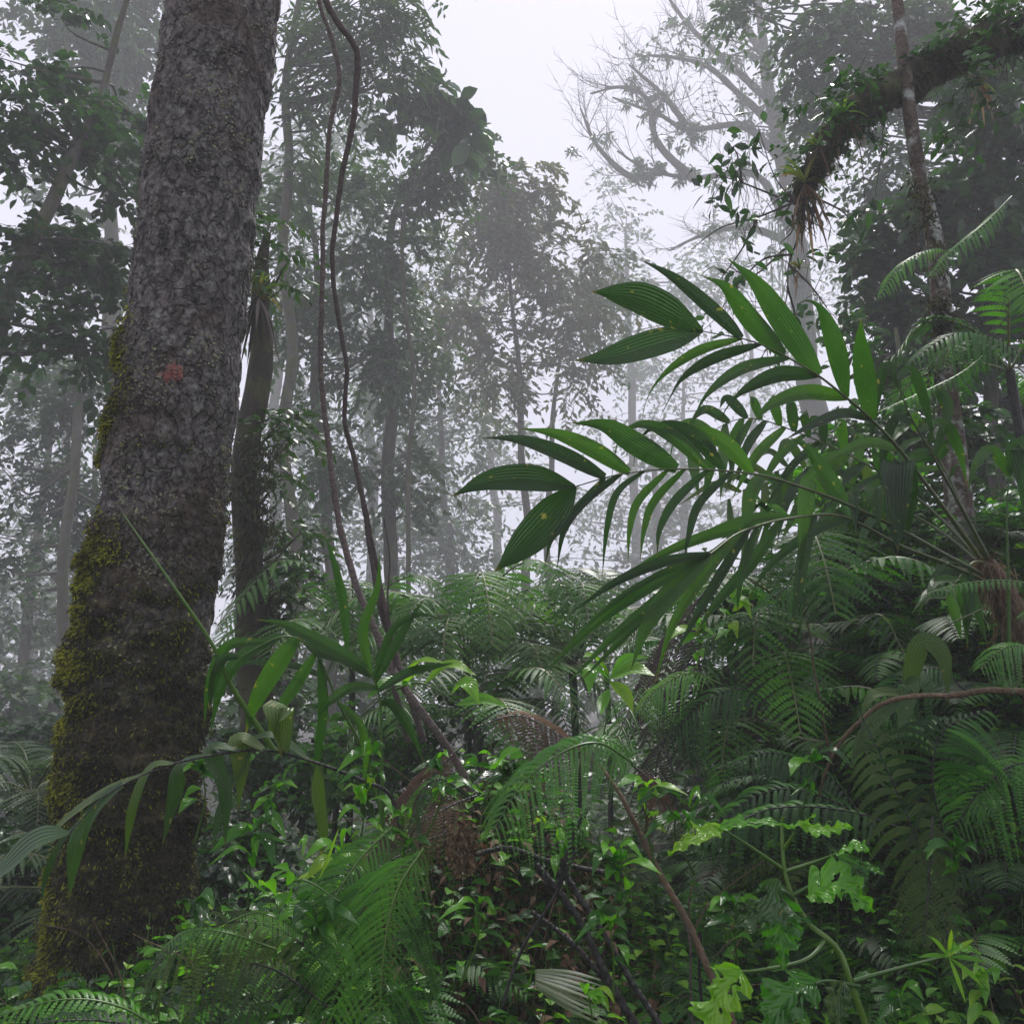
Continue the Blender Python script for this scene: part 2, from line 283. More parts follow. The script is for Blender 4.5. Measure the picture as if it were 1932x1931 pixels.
def tree(name, label, trunk, radii, clumps, leaf=(.11, .02), tw=.55, ntw=12, nleaf=9, droop=.3, lmat='tree', bmat='barkdark', cat='tree', group=None, extend=True, ln=3, seed=None, limbs=True, lk=2):
    """trunk: list of (px,py,d); clumps: (px,py,d,rx_px,ry_px,count)"""
    far_ = FAR
    k_ = far_(trunk[-1][2])/trunk[-1][2]; trunk = [(a, b, far_(c)) for a, b, c in trunk]; clumps = [(a, b, far_(c), e, f, n) for a, b, c, e, f, n in clumps]
    leaf = (leaf[0]*k_*LK*.88, leaf[1]*k_*LK*1.15); tw *= k_; radii = [r*k_*RK for r in radii] if trunk[-1][2] > 7.5 else radii; ntw = max(3, int(ntw*NK))
    tp = cr(PL(trunk), 40)
    rr = np.interp(np.linspace(0, 1, 40), np.linspace(0, 1, len(radii)), radii)
    if extend and tp[0, 2] > ground_h(tp[0, 0], tp[0, 1]):
        b = tp[0].copy(); b[2] = ground_h(b[0], b[1])-.3; k = max(3, int((tp[0, 2]-b[2])/.4))
        e = b+(tp[0]-b)*np.linspace(0, 1, k+1)[:-1, None]
        tp = np.vstack([e, tp]); rr = np.r_[np.linspace(radii[0]*1.25, radii[0], k), rr]
    zz = tp[:, 2:]/k_; amp = .10*k_*np.minimum(1, np.abs(zz-zz[-1]))*(1 if bmat != 'barklichen' else .15)
    tp = tp+np.hstack([vnoise(np.c_[zz*.9, zz*0+len(label)*3.7, zz*0+tp[0, 0]])[:, None]-.5, vnoise(np.c_[zz*.9, zz*0+5, zz*0+tp[0, 0]])[:, None]-.5, zz*0])*amp*2.2
    base = tp[0].copy(); base[2] += .3 if extend else 0
    t = thing(name, label, cat, base, group)
    g = G(); g.tube(tp, rr, 14, fn=lambda V, D: (fbm(V*3.)-.5)*.35*rr[None, :, None])
    cg = G()
    for (px, py, d, rx, ry, cnt) in clumps:
        c = P(px, py, d); R = np.array([rx, rx, ry])/FPX*d
        cs = sphere_pts(max(2, int(cnt*CK+.5)), c, R)
        for q in cs:
            if limbs:
                dist = np.linalg.norm(tp-q, axis=1)+np.maximum(0, tp[:, 2]-q[2]+.3)*2; i = int(np.argmin(dist)); s = tp[i]
                Lb = np.linalg.norm(q-s); mid = (s+q)/2+rs.normal(size=3)*Lb*.08+np.array([0, 0, -.06*Lb]); r0 = min(rr[i]*.5, .012+.011*Lb)
                g.tube(cr([s, mid, q], 7), np.linspace(r0, r0*.25, 7), 5)
            spray(cg, q, ntw, tw, leaf, droop, 0, 1, nrm(q-c)*.7, nleaf, ln, lk)
    g.build("trunk", M[bmat], t)
    if cg.v: cg.build("crown", [M[lmat], M[bmat]], t)
    return t
def frond_mesh(g, R, pin, npn=26, q=12, width=.10, droop=.25, sag=.0, mat=0, stem=1, tip=.5, up=(0, 0, 1.), r0=.006, start=.12, fill=1., swp=.5, wk=.72):
    """fern frond along rachis points R (n,3); pin = longest pinna length"""
    R = cr(R, 60); t = np.linspace(0, 1, 60)
    g.tube(R, np.linspace(r0, r0*.3, 60), 4, stem)
    width = .5*np.linalg.norm(np.diff(R, axis=0), axis=1).sum()/npn*wk
    tt = np.linspace(start, .99, npn); idx = np.clip((tt*59).astype(int), 0, 58)
    o = R[idx]+(R[idx+1]-R[idx])*((tt*59)-idx)[:, None]; tan = nrm(R[np.minimum(idx+2, 59)]-R[np.maximum(idx-2, 0)])
    U = np.broadcast_to(nrm(np.asarray(up, float)), tan.shape); sd = nrm(np.cross(tan, U)); upn = np.cross(sd, tan)
    prof = np.sin(np.clip((tt-start)/(1-start), 0, 1)**.75*math.pi*.93+.12)**.8*pin
    for s in (-1, 1):
        d = nrm(sd*s+tan*swp+upn*.05)+rs.normal(size=(npn, 3))*.05; L = prof*(.9+.2*rs.rand(npn))
        n = 6; tl = np.linspace(0, 1, n)
        Ct = o[:, None]+d[:, None]*(L[:, None]*tl)[..., None]; Ct[..., 2] -= (droop*L)[:, None]*tl**2*(1+sag)
        g.tube(Ct, np.linspace(r0*.25, r0*.1, n), 3, stem)
        tq = np.linspace(.03, 1, q)
        c2 = o[:, None]+d[:, None]*(L[:, None]*tq)[..., None]; c2[..., 2] -= (droop*L)[:, None]*tq**2*(1+sag)
        dt = nrm(np.gradient(c2, axis=1)); ps = nrm(np.cross(dt, upn[:, None])); pu = np.cross(ps, dt)
        wl = width*np.sin(np.clip(tq, 0, 1)**.8*math.pi*.9+.25)**.7*(L/pin*.6+.4)[:, None]
        hw = (L/q*.5*fill)[:, None]*np.ones(q)
        rr = np.repeat(np.clip(.5+.25*rs.normal()+.15*rs.normal(size=npn), 0, 1), q)
        for e in (-1, 1):
            dd = ps*e+dt*.35
            g.leaves(c2.reshape(-1, 3), dd.reshape(-1, 3), pu.reshape(-1, 3), wl.ravel(), hw.ravel(), .15, 3, 2, mat=mat, r=rr, prof=[1.05, 1, .45])
_fr = {}
def shared_frond(kind, L=1.0):
    """frond mesh along +X, arching down, unit length; cached variants"""
    k = (kind, rs.randint(3))
    if k not in _fr:
        g = G(); a = .10+.12*k[1]
        R = np.array([[0, 0, 0], [.25, .02*k[1], .16-.02*k[1]], [.55, .0, .20-a*.6], [.8, -.03, .10-a], [1, -.06, -.06-a*1.5]])
        frond_mesh(g, R, .26, 22, 13, .028, .35, mat=0, stem=1, start=.2, wk=.76)
        o = g.build("frond", [M[kind], M['blackstem' if kind != 'fernlite' else 'stem']]); C.objects.unlink(o); _fr[k] = o.data
    return _fr[k]
def fern(label, loc, n=8, L=.6, kind='fern', group='ferns', name='fern', a0=None, a1=None, tilt=0.2):
    t = thing(name, label, 'fern', loc, group)
    for i in range(n):
        o = bpy.data.objects.new("frond", shared_frond(kind)); C.objects.link(o); o.parent = t
        az = (i/n*2*math.pi+rs.rand()*.5) if a0 is None else math.radians(a0+(a1-a0)*(i+.5*rs.rand())/max(1, n-1))
        s = L*(.75+.4*rs.rand()); o.scale = (s, s*(.9+.2*rs.rand()), s)
        o.rotation_euler = (rs.normal()*.25, -tilt-.35*rs.rand()+.1, az)
    return t
def frond_px(name, label, pts, pin, cat='fern frond', kind='fern', stem='blackstem', npn=26, q=12, w=.02, droop=.5, r0=.005, up=(0, -.5, 1), group=None, parent=None, **kw):
    R = PL(pts); t = parent or thing(name, label, cat, R[0], group)
    g = G(); frond_mesh(g, R, pin, npn, q, w, droop, up=up, r0=r0, **kw); g.build("frond" if parent else "blade", [M[kind], M[stem]], t); return t
def bromeliad(label, c, size=.35, n=16, mat='brom', dead=6, up=(0, 0, 1), dmat='straw', group='bromeliads on the branches'):
    t = thing("bromeliad", label, 'bromeliad', c, group); g = G(); up = np.asarray(up, float)
    c = np.asarray(c); az = rs.rand(n)*6.283; el = .25+.9*rs.rand(n)
    d = np.stack([np.cos(az)*np.cos(el), np.sin(az)*np.cos(el), np.sin(el)], -1)+up*.3
    g.leaves(np.repeat(c[None], n, 0), d, np.repeat(up[None], n, 0)+rs.normal(size=(n, 3))*.1, size*(.7+.5*rs.rand(n)), size*.045, .55, 7, 3, [.9, 1, .95, .8, .6, .35, .03])
    g.build("leaves", M[mat], t)
    if dead:
        g = G(); az = rs.rand(dead)*6.283
        d = np.stack([np.cos(az)*.5, np.sin(az)*.5, -.6-.4*rs.rand(dead)], -1)
        g.leaves(np.repeat(c[None], dead, 0), d, np.stack([np.cos(az), np.sin(az), az*0], -1), size*(.6+.6*rs.rand(dead)), size*.04, .5, 6, 3, wave=.4)
        g.build("dead_leaves", M[dmat], t)
    return t
def liana(name, label, pts, r, mat='liana', cat='vine', group=None, k=8, wob=.004, n=None):
    p = cr(PL(pts), n or 90); p = p+np.stack([fbm(np.c_[p[:, 2]*7, p[:, 0]*0+3, p[:, 0]*0]), fbm(np.c_[p[:, 2]*7, p[:, 0]*0+9, p[:, 0]*0]), fbm(np.c_[p[:, 2]*5, p[:, 0]*0+19, p[:, 0]*0])], -1)*wob*4-wob*2
    g = G(); rr = np.interp(np.linspace(0, 1, len(p)), np.linspace(0, 1, len(np.atleast_1d(r))), np.atleast_1d(r))
    g.tube(p, rr, k, fn=lambda V, D: (fbm(V*60, 2)-.4)*.5*rr[None, :, None])
    return tag(g.build(name, M[mat]), label, cat, group)
# ================================================================ setting
xs = np.concatenate([np.linspace(-100, -8, 60), np.linspace(-7.9, 7.9, 200), np.linspace(8, 100, 60)])
ys = np.concatenate([np.linspace(-40, .4, 30), np.linspace(.5, 14, 190), np.linspace(14.2, 140, 90)])
X, Y = np.meshgrid(xs, ys, indexing='ij'); g = G()
V = np.stack([X, Y, ground_h(X, Y)], -1)[None]; g.grid(V, V[..., :2], 0.5)
gr = g.build("forest_ground", M['soil']); gr['kind'] = 'structure'; gr['label'] = "dark leaf littered forest soil of the slope"
# haze
hz = G(); a = np.array([-102., -42, -7]); b = np.array([102., 142, 70.])
me = bpy.data.meshes.new("haze")
cs = [(x, y, z) for x in (a[0], b[0]) for y in (a[1], b[1]) for z in (a[2], b[2])]
me.from_pydata(cs, [], [(0, 1, 3, 2), (4, 6, 7, 5), (0, 4, 5, 1), (2, 3, 7, 6), (0, 2, 6, 4), (1, 5, 7, 3)])
ho = bpy.data.objects.new("haze", me); C.objects.link(ho); ho['kind'] = 'stuff'; ho['label'] = "pale mist filling the forest"
m, nt, out = newmat("mist"); pv = nt.nodes.new("ShaderNodeVolumePrincipled")
pv.inputs['Color'].default_value = (.97, .97, 1, 1); pv.inputs['Density'].default_value = .0056; pv.inputs['Anisotropy'].default_value = .1
nt.links.new(pv.outputs[0], out.inputs['Volume']); me.materials.append(m)
#@@CONTENT
# ================================================================ the big trunk
def trunkmat():
    m = M['bark'].copy(); m.name = "mossy_trunk_bark"; nt = m.node_tree; L = nt.links.new
    b = [n for n in nt.nodes if n.type == 'BSDF_PRINCIPLED'][0]; src = b.inputs['Base Color'].links[0].from_socket
    at = N_(nt, "ShaderNodeAttribute", attribute_name="rnd"); tc = [n for n in nt.nodes if n.type == 'TEX_COORD'][0]
    nn = N_(nt, "ShaderNodeTexNoise"); nn.inputs['Scale'].default_value = 28; nn.inputs['Detail'].default_value = 6; L(tc.outputs['Object'], nn.inputs[0])
    mc = ramp(nt, nn.outputs[0], [(.3, (.010, .008, .005)), (.46, (.03, .026, .010)), (.58, (.085, .082, .016)), (.72, (.19, .19, .025))])
    mm = N_(nt, "ShaderNodeMix", data_type='RGBA'); L(at.outputs['Fac'], mm.inputs[0]); L(src, mm.inputs[6]); L(mc, mm.inputs[7])
    sx = N_(nt, "ShaderNodeTexNoise"); sx.inputs['Scale'].default_value = 2.2; sx.inputs['Detail'].default_value = 5; L(tc.outputs['Object'], sx.inputs[0])
    f = ramp(nt, sx.outputs[0], [(.48, (0, 0, 0)), (.6, (.6,)*3)])
    m3 = N_(nt, "ShaderNodeMix", data_type='RGBA'); L(f, m3.inputs[0]); L(mm.outputs[2], m3.inputs[6]); m3.inputs[7].default_value = (.075, .045, .032, 1)
    L(m3.outputs[2], b.inputs['Base Color']); return m
tk = PL([(165, 2060, 4.02), (215, 1800, 4.05), (252, 1400, 4.2), (305, 1000, 4.42), (363, 500, 4.7), (421, 0, 4.97), (470, -420, 5.2)])
n, k = 1100, 330
path = cr(tk, n); R0 = np.interp(np.linspace(0, 1, n), [0, .12, .3, .65, 1], [.285, .262, .265, .29, .272])
t = thing("forest_tree", "thick straight tree trunk with lichen above and yellow moss below", "tree", path[0], None)
g = G(); keep = {}
def trunk_fn(V, D):
    q = V*np.array([1, 1, .45]); big = (fbm(V*1.3, 2)-.38)*.06
    ridge = 1-np.abs(2*vnoise(q*9+fbm(V*4, 2)[..., None]*1.6)-1)
    pl_ = sstep(.42, .50, fbm(q*23, 3))*.008+sstep(.45, .5, vnoise(q*42))*.006
    side = -D[..., 0]; z = V[..., 2]
    nz = fbm(V*3.5, 4)
    ms = np.clip(sstep(3.25, 1.3, z+.9*(nz-.47)*2-.9*np.clip(side, 0, 1)), 0, 1)*sstep(.30, .52, nz+.18*sstep(2.4, .8, z))
    keep['ms'] = ms; keep['V'] = V; keep['D'] = D
    cav = sstep(.12, .03, np.linalg.norm((V-HOLE)*np.array([1, 1, 1.]), axis=-1))
    for (bx, by, ba, br) in ((178, 1110, .055, .10), (235, 900, .03, .08), (262, 540, .035, .05), (160, 1330, .03, .15), (430, 860, .03, .12), (110, 1650, .05, .16), (330, 1660, .05, .16), (415, 990, .03, .08)):
        big = big+ba*np.exp(-((V-P(bx, by, 4.35))**2).sum(-1)/br**2)
    big = big+.014*(2*vnoise(V*np.array([3, 3, 11.]))-1)
    return big+.012*ridge*(1-ms)+pl_+ms*(.008+.04*sstep(.38, .62, fbm(V*np.array([10, 10, 12.]), 3))+.02*fbm(V*40, 2)+.03*sstep(.5, .65, fbm(V*4, 2))*np.clip(side+.3, 0, 1))-.05*cav
HOLE = P(345, 780, 4.2)
V = g.tube(path, R0, k, fn=trunk_fn); g.r[-1] = np.clip(keep['ms'], 0, 1).ravel()
g.build("trunk", trunkmat(), t)
# moss tufts, small leaves standing off the bark
V = V[0].reshape(-1, 3); D = keep['D'][0].reshape(-1, 3); ms = keep['ms'][0].ravel()
vis = (D[:, 1] < .35)
def tufts(name, prob, nmax, L, W, mat, droop=.6):
    pr = prob*vis; idx = rs.choice(len(V), nmax, p=pr/pr.sum()); g = G()
    o = V[idx]+rs.normal(size=(nmax, 3))*.007+D[idx]*(.016*rs.rand(nmax, 1)); d = D[idx]+rs.normal(size=(nmax, 3))*1.1+np.array([0, 0, .1])
    g.leaves(o, d, rs.normal(size=(nmax, 3))+np.array([0, 0, 1]), L*(.5+rs.rand(nmax)), W, droop, 3, 2, mat=0, r=np.clip(fbm(V[idx]*9, 3)*1.5-.2+rs.normal(size=nmax)*.08, 0, 1)); g.build(name, M[mat], t)
sl_ = np.clip(-D[:, 0], 0, 1)
cl = sstep(.46, .58, fbm(V*np.array([6, 6, 15.]), 3)+.08*sl_)
tufts("moss", ms*(.03+cl)*(.10+2.2*sl_**2+.5*sstep(.55, .7, fbm(V*7, 2))), 80000, .017, .0036, 'moss', .5)
tufts("dark_moss", ms*(.15+cl), 80000, .016, .004, 'mossdark', .5)
g = G()   # shelf-like lichen flakes over the upper bark
pr = vis*(1-ms)*sstep(.45, .6, fbm(V*6, 3)); idx = rs.choice(len(V), 4000, p=pr/pr.sum()); d = np.cross(D[idx], [0, 0, 1.])*rs.choice([-1, 1], (4000, 1))+rs.normal(size=(4000, 3))*.5
g.leaves(V[idx]+D[idx]*.002, d+D[idx]*.35, D[idx], .008+.014*rs.rand(4000), .004+.004*rs.rand(4000), .1, 3, 2)
g.build("lichen", leafmat("lichen_flake", [(.08, .07, .06), (.16, .15, .13), (.26, .26, .22)], rough=.9, trans=.05, mid=False), t)
# red lichen patch
red = P(330, 700, 4.27); i0 = np.argsort(np.linalg.norm(V-red, axis=1)*(.3+1.9*fbm(V*32, 3))+(1-vis)*9)[:130]; g = G()
g.leaves(V[i0]+D[i0]*.004, np.cross(D[i0], [0, 0, 1.])+rs.normal(size=(len(i0), 3))*.5, D[i0], .02, .007, 0, 3, 2)
g.build("red_lichen", leafmat("red_lichen", [(.16, .05, .04), (.32, .11, .09)], rough=.8, trans=.05, mid=False), t)
# ================================================================ trees in the mist
tree("misty_tree", "tall pale giant tree with bare twiggy limbs standing in the mist",
     [(1560, 1000, 17), (1520, 640, 17), (1495, 420, 17), (1470, 250, 17), (1440, 60, 17), (1420, -60, 17)], [.6, .42, .34, .27, .17, .1],
     [(1490, 440, 17, 90, 150, 9), (1400, 150, 17, 110, 120, 16), (1450, 300, 17, 60, 60, 6), (1300, 60, 17, 80, 60, 6), (1550, 300, 17, 60, 60, 6)],
     leaf=(.11, .024), tw=.55, ntw=9, nleaf=6, droop=.5, bmat='barkmoss', extend=True, seed=1)
mt = bpy.data.objects["misty_tree"]
g = G()    # the long bare limbs
limbs = [[(1490, 420), (1420, 330), (1300, 335), (1215, 320), (1165, 290)], [(1480, 300), (1400, 240), (1300, 250), (1250, 215), (1165, 180)],
         [(1470, 260), (1400, 180), (1330, 130), (1260, 110), (1190, 100)], [(1470, 220), (1380, 120), (1290, 40), (1240, -40)],
         [(1500, 460), (1420, 420), (1330, 440), (1260, 470)], [(1500, 400), (1560, 330), (1600, 230), (1620, 120)], [(1300, 335), (1250, 270), (1210, 200), (1180, 160), (1110, 180)],
         [(1310, 250), (1260, 180), (1180, 130)], [(1440, 100), (1380, 20), (1360, -60)], [(1250, 325), (1190, 330), (1120, 270), (1100, 210)]]
for L_ in limbs:
    dd = FAR(17)+rs.normal()*.8; pts = cr(PL([(x+rs.normal()*6, y+rs.normal()*6, dd+i*.2) for i, (x, y) in enumerate(L_)]), 40); r = np.linspace(.24, .05, 40)*(1+.3*rs.rand(40))
    g.tube(pts, r, 7)
    for j in range(16):
        i = rs.randint(10, 38); s = pts[i]; d = nrm(rs.normal(size=3)*np.array([1, .7, .8])+np.array([-.2, 0, .6])+(pts[i+1]-pts[i])*3); l = 1.4+1.9*rs.rand()
        q = cr([s, s+d*l*.5+rs.normal(size=3)*.15, s+d*l+np.array([0, 0, .35*l])], 8); g.tube(q, np.linspace(.034, .011, 8), 4)
        m_ = 9; ii = rs.randint(2, 8, m_); d2 = nrm(rs.normal(size=(m_, 3))*.8+d+np.array([0, 0, .4])); l2 = .5+.9*rs.rand(m_); tt = np.linspace(0, 1, 4)
        T = q[ii][:, None]+d2[:, None]*(l2[:, None]*tt)[..., None]+rs.normal(size=(m_, 4, 3))*.03; g.tube(T, np.array([.016, .012, .009, .006]), 3)
g.build("bare_limb", M['barkdark'], mt)
g = G()    # bunched epiphytes and hanging moss on its limbs
for L_ in limbs:
    for (x, y) in L_[:-1]:
        for _ in range(3):
            c = P(x+rs.normal()*22, y+rs.normal()*10, FAR(17)); n_ = 30
            g.leaves(np.repeat(c[None], n_, 0)+rs.normal(size=(n_, 3))*.12, rs.normal(size=(n_, 3))+[0, 0, .5], rs.normal(size=(n_, 3)), .5, .07, .4)
for y in range(330, 620, 12):
    c = P(1480+rs.normal()*25+(y-400)*.12, y, FAR(17)-.6); n_ = 8; g.leaves(c+rs.normal(size=(n_, 3))*[.5, .3, .2], rs.normal(size=(n_, 3))*.15+[0, 0, -1], rs.normal(size=(n_, 3)), 1.4, .055, .1, 5, 2)
g.build("epiphytes", M['tree'], mt)

tree("broadleaf_tree", "slender dark forked tree with rounded crown rising from the misty hollow",
     [(1010, 1250, 13.5), (985, 960, 14), (980, 800, 14), (972, 640, 14), (960, 520, 14), (950, 430, 14)], [.15, .12, .1, .08, .05, .02],
     [(930, 430, 14, 85, 80, 16), (1040, 470, 14, 85, 70, 15), (950, 370, 14, 70, 60, 10), (870, 560, 14, 55, 60, 8), (1030, 590, 14, 90, 80, 12), (920, 700, 14, 80, 80, 10), (1060, 700, 14.5, 70, 50, 6), (975, 350, 14, 40, 30, 5)],
     leaf=(.17, .032), tw=.62, ntw=14, nleaf=11, droop=.7, lmat='treeolive')
tree("broadleaf_tree", "thin second stem twined close beside the forked tree in mist",
     [(1050, 1250, 14.5), (1035, 960, 15), (1040, 760, 15), (1075, 640, 15), (1130, 560, 15)], [.12, .1, .08, .05, .02],
     [(1120, 560, 15, 80, 60, 9), (1090, 640, 15, 70, 60, 7), (1150, 520, 15.5, 50, 50, 5)], leaf=(.16, .03), tw=.6, ntw=12, nleaf=9, droop=.6)
tree("broadleaf_tree", "dark leaning tree draped in climbers below the big paddle leaves",
     [(745, 1180, 11), (735, 800, 11.3), (738, 600, 11.5), (752, 420, 11.5), (790, 300, 11.5), (840, 230, 11.5)], [.17, .15, .13, .1, .06, .03],
     [(850, 300, 11.5, 85, 60, 16), (800, 360, 11.5, 60, 60, 10), (745, 470, 11.5, 50, 90, 9), (740, 700, 11.3, 70, 120, 12), (700, 560, 11.3, 70, 80, 9), (800, 640, 11.8, 80, 80, 9), (730, 900, 11.2, 80, 100, 11)],
     leaf=(.13, .03), tw=.45, ntw=15, nleaf=10, droop=.6, lmat='tree', bmat='barkmoss')
tree("paddle_leaf_tree", "young tree with huge rounded paddle leaves against the white sky",
     [(775, 900, 10.6), (770, 560, 10.6), (765, 420, 10.6), (800, 320, 10.6), (850, 230, 10.6)], [.05, .045, .04, .035, .02],
     [(850, 235, 10.6, 42, 40, 6), (885, 275, 10.6, 30, 24, 4), (775, 195, 10.6, 36, 26, 4), (820, 170, 10.6, 10, 8, 2), (745, 205, 10.6, 20, 20, 2)],
     leaf=(.33, .09), tw=.16, ntw=3, nleaf=4, droop=.1, lmat='dark', ln=5, lk=3)
tree("broadleaf_tree", "airy tree hanging narrow leaves from the top edge over the lianas",
     [(560, 1150, 9.5), (545, 700, 10), (545, 300, 10.3), (560, 60, 10.5), (590, -120, 10.5)], [.12, .11, .1, .08, .05],
     [(570, 40, 10.3, 60, 60, 8), (700, 20, 10.3, 80, 50, 11), (770, 40, 10.3, 55, 40, 7), (740, 120, 10.3, 60, 50, 8), (600, 140, 10.3, 60, 70, 9), (680, 150, 10.3, 50, 40, 4), (560, 260, 10.3, 50, 80, 7)],
     leaf=(.15, .02), tw=.5, ntw=12, nleaf=9, droop=.9, lmat='tree')
tree("broadleaf_tree", "leafy mid height tree filling the gap between trunk and lianas",
     [(620, 1200, 10.8), (600, 800, 11), (590, 500, 11), (570, 320, 11)], [.13, .11, .08, .03],
     [(560, 400, 11, 70, 100, 14), (650, 420, 11, 50, 90, 9), (560, 620, 11, 80, 100, 14), (660, 680, 11, 70, 110, 11), (600, 860, 11, 90, 100, 13), (560, 1020, 11, 70, 80, 9), (690, 320, 12, 40, 50, 6)],
     leaf=(.15, .026), tw=.5, ntw=14, nleaf=10, droop=.6)
tree("broadleaf_tree", "bushy tree crowding behind the lianas at mid height",
     [(850, 1250, 17), (840, 900, 17), (830, 600, 17)], [.16, .12, .04],
     [(820, 500, 17, 60, 60, 8), (830, 620, 17, 80, 80, 11), (790, 760, 17, 90, 90, 12), (880, 820, 17, 90, 80, 11), (820, 950, 17, 110, 90, 15), (900, 1060, 17, 90, 80, 11), (750, 1060, 17, 90, 80, 11)],
     leaf=(.19, .035), tw=.75, ntw=13, nleaf=9, droop=.6)
# dark mass upper left
tree("heart_leaf_tree", "dark tree with big heart shaped leaves behind the thick trunk",
     [(-40, 900, 8.2), (20, 560, 8.2), (120, 360, 8.3), (190, 180, 8.5), (240, 0, 8.6)], [.13, .12, .1, .07, .05],
     [(50, 60, 8.5, 90, 60, 5), (60, 190, 8.3, 90, 50, 6), (170, 290, 8.5, 100, 70, 10), (50, 330, 8.3, 70, 50, 3), (230, 220, 8.8, 50, 90, 5), (70, 470, 8.3, 90, 60, 6), (190, 480, 8.4, 80, 70, 8), (90, 620, 8.3, 100, 60, 6), (200, 620, 8.4, 60, 60, 5)],
     leaf=(.12, .034), tw=.42, ntw=15, nleaf=9, droop=.35, lmat='dark', ln=5, lk=3)
tree("broadleaf_tree", "huge shadowy crown hanging high between thick trunk and heart leaved tree",
     [(250, 1400, 11.5), (220, 800, 12.5), (200, 300, 13), (190, -60, 13)], [.22, .2, .17, .12],
     [(220, 50, 12.6, 100, 110, 30), (60, -50, 12.8, 100, 50, 8), (250, 220, 12.6, 60, 100, 12), (90, 420, 13, 110, 100, 7), (210, 450, 13, 70, 100, 6)],
     leaf=(.15, .035), tw=.5, ntw=18, nleaf=11, droop=.6)
tree("slender_tree", "slim trunk nearest the thick mossy trunk in dim understorey", [(88, 1450, 10), (115, 1180, 10.3), (130, 900, 10.6), (150, 650, 11), (160, 560, 11)], [.12, .11, .1, .08, .03],
     [(60, 760, 11, 90, 80, 15), (170, 760, 11, 60, 80, 13), (60, 900, 11, 90, 70, 12), (150, 930, 11, 50, 70, 9), (90, 1060, 11, 100, 60, 12)], leaf=(.12, .028), tw=.5, ntw=14, nleaf=10, droop=.5, lmat='dark')
tree("slender_tree", "pale slim trunk leaning over the fan palm fronds", [(25, 1440, 12), (55, 1150, 12.5), (85, 900, 13), (110, 700, 13)], [.14, .12, .1, .04],
     [(20, 680, 13, 80, 60, 9), (110, 690, 13, 70, 60, 9), (20, 1000, 13, 60, 80, 9), (20, 1150, 12.5, 60, 60, 8), (110, 1200, 12.5, 50, 80, 9)], leaf=(.13, .03), tw=.55, ntw=12, nleaf=9, droop=.5)
tree("slender_tree", "thin dark pole trunk touching the mossy bark edge", [(125, 1500, 14), (150, 1250, 14), (170, 1000, 14), (180, 820, 14)], [.13, .12, .1, .05],
     [(150, 1200, 14, 40, 80, 8), (150, 1320, 14, 40, 60, 6), (60, 1280, 14, 70, 60, 8), (170, 1050, 14, 60, 50, 8)], leaf=(.14, .03), tw=.6, ntw=12, nleaf=9)
# moss covered tree behind the trunk
tree("mossy_tree", "mossy column of a tree holding a dry fringed bromeliad",
     [(490, 1330, 7.1), (490, 1100, 7.15), (478, 900, 7.2), (480, 700, 7.3), (492, 520, 7.4), (505, 440, 7.45)], [.135, .12, .11, .105, .085, .03],
     [(500, 480, 7.4, 50, 50, 6), (540, 960, 7.4, 45, 80, 7), (430, 880, 7.4, 20, 60, 2), (530, 820, 7.4, 50, 60, 6), (560, 1120, 7.4, 50, 60, 6)], leaf=(.11, .02), tw=.35, ntw=12, nleaf=9, droop=.6, bmat='barkmoss', cat='tree')
mo = bpy.data.objects["mossy_tree"]; g = G()
for y in range(830, 1300, 2):
    c = P(486+rs.normal()*20, y, 7.08); m_ = 12; g.leaves(c+rs.normal(size=(m_, 3))*[.03, .05, .03]-[0, .06, 0], rs.normal(size=(m_, 3))+[0, -.4, -.6], rs.normal(size=(m_, 3)), .05, .008, .5)
g.build("moss", M['mossdark'], mo)
bromeliad("large bromeliad with rust tipped leaves and a skirt of dead straps on the mossy column", P(488, 560, 7.15), .36, 30, 'brom', 30, dmat='drygrey')
# right side
tree("leaning_tree", "blotched pale and rusty trunk leaning past the big palm",
     [(1830, 1230, 5.6), (1805, 900, 5.7), (1782, 700, 5.8), (1762, 470, 6.0), (1735, 330, 6.1), (1712, 150, 6.2), (1693, 0, 6.4), (1680, -120, 6.5)], [.10, .085, .07, .058, .05, .045, .04, .036],
     [], bmat='barklichen')
g = G(); lt = bpy.data.objects["leaning_tree"]
for (a, b, n_) in ((560, 1150, 420), (330, 520, 60)):
    for y in rs.uniform(a, b, n_):
        x = np.interp(y, [330, 470, 700, 900, 1150], [1735, 1762, 1782, 1805, 1825]); c = P(x+rs.normal()*14, y, 5.78); m_ = 6
        g.leaves(c+rs.normal(size=(m_, 3))*.025, rs.normal(size=(m_, 3))+[0, -.3, -.3], rs.normal(size=(m_, 3)), .045, .007, .5)
g.build("moss", M['mossdark'], lt)
tree("broadleaf_tree", "glossy leaved tree filling the edge behind the blotched trunk",
     [(1900, 1100, 8.5), (1890, 700, 8.5), (1880, 400, 8.6), (1850, 150, 8.8)], [.13, .11, .08, .04],
     [(1870, 250, 8.6, 80, 70, 15), (1840, 400, 8.6, 100, 80, 20), (1900, 520, 8.5, 70, 70, 12), (1680, 460, 8.6, 70, 50, 8), (1690, 560, 8.6, 70, 50, 10), (1850, 640, 8.6, 90, 60, 14), (1730, 660, 8.6, 60, 50, 8), (1900, 780, 8.6, 60, 90, 11), (1820, 130, 8.8, 80, 70, 10), (1900, 950, 8.6, 60, 90, 11)],
     leaf=(.17, .04), tw=.42, ntw=12, nleaf=9, droop=.4, lmat='dark', ln=5, lk=3)
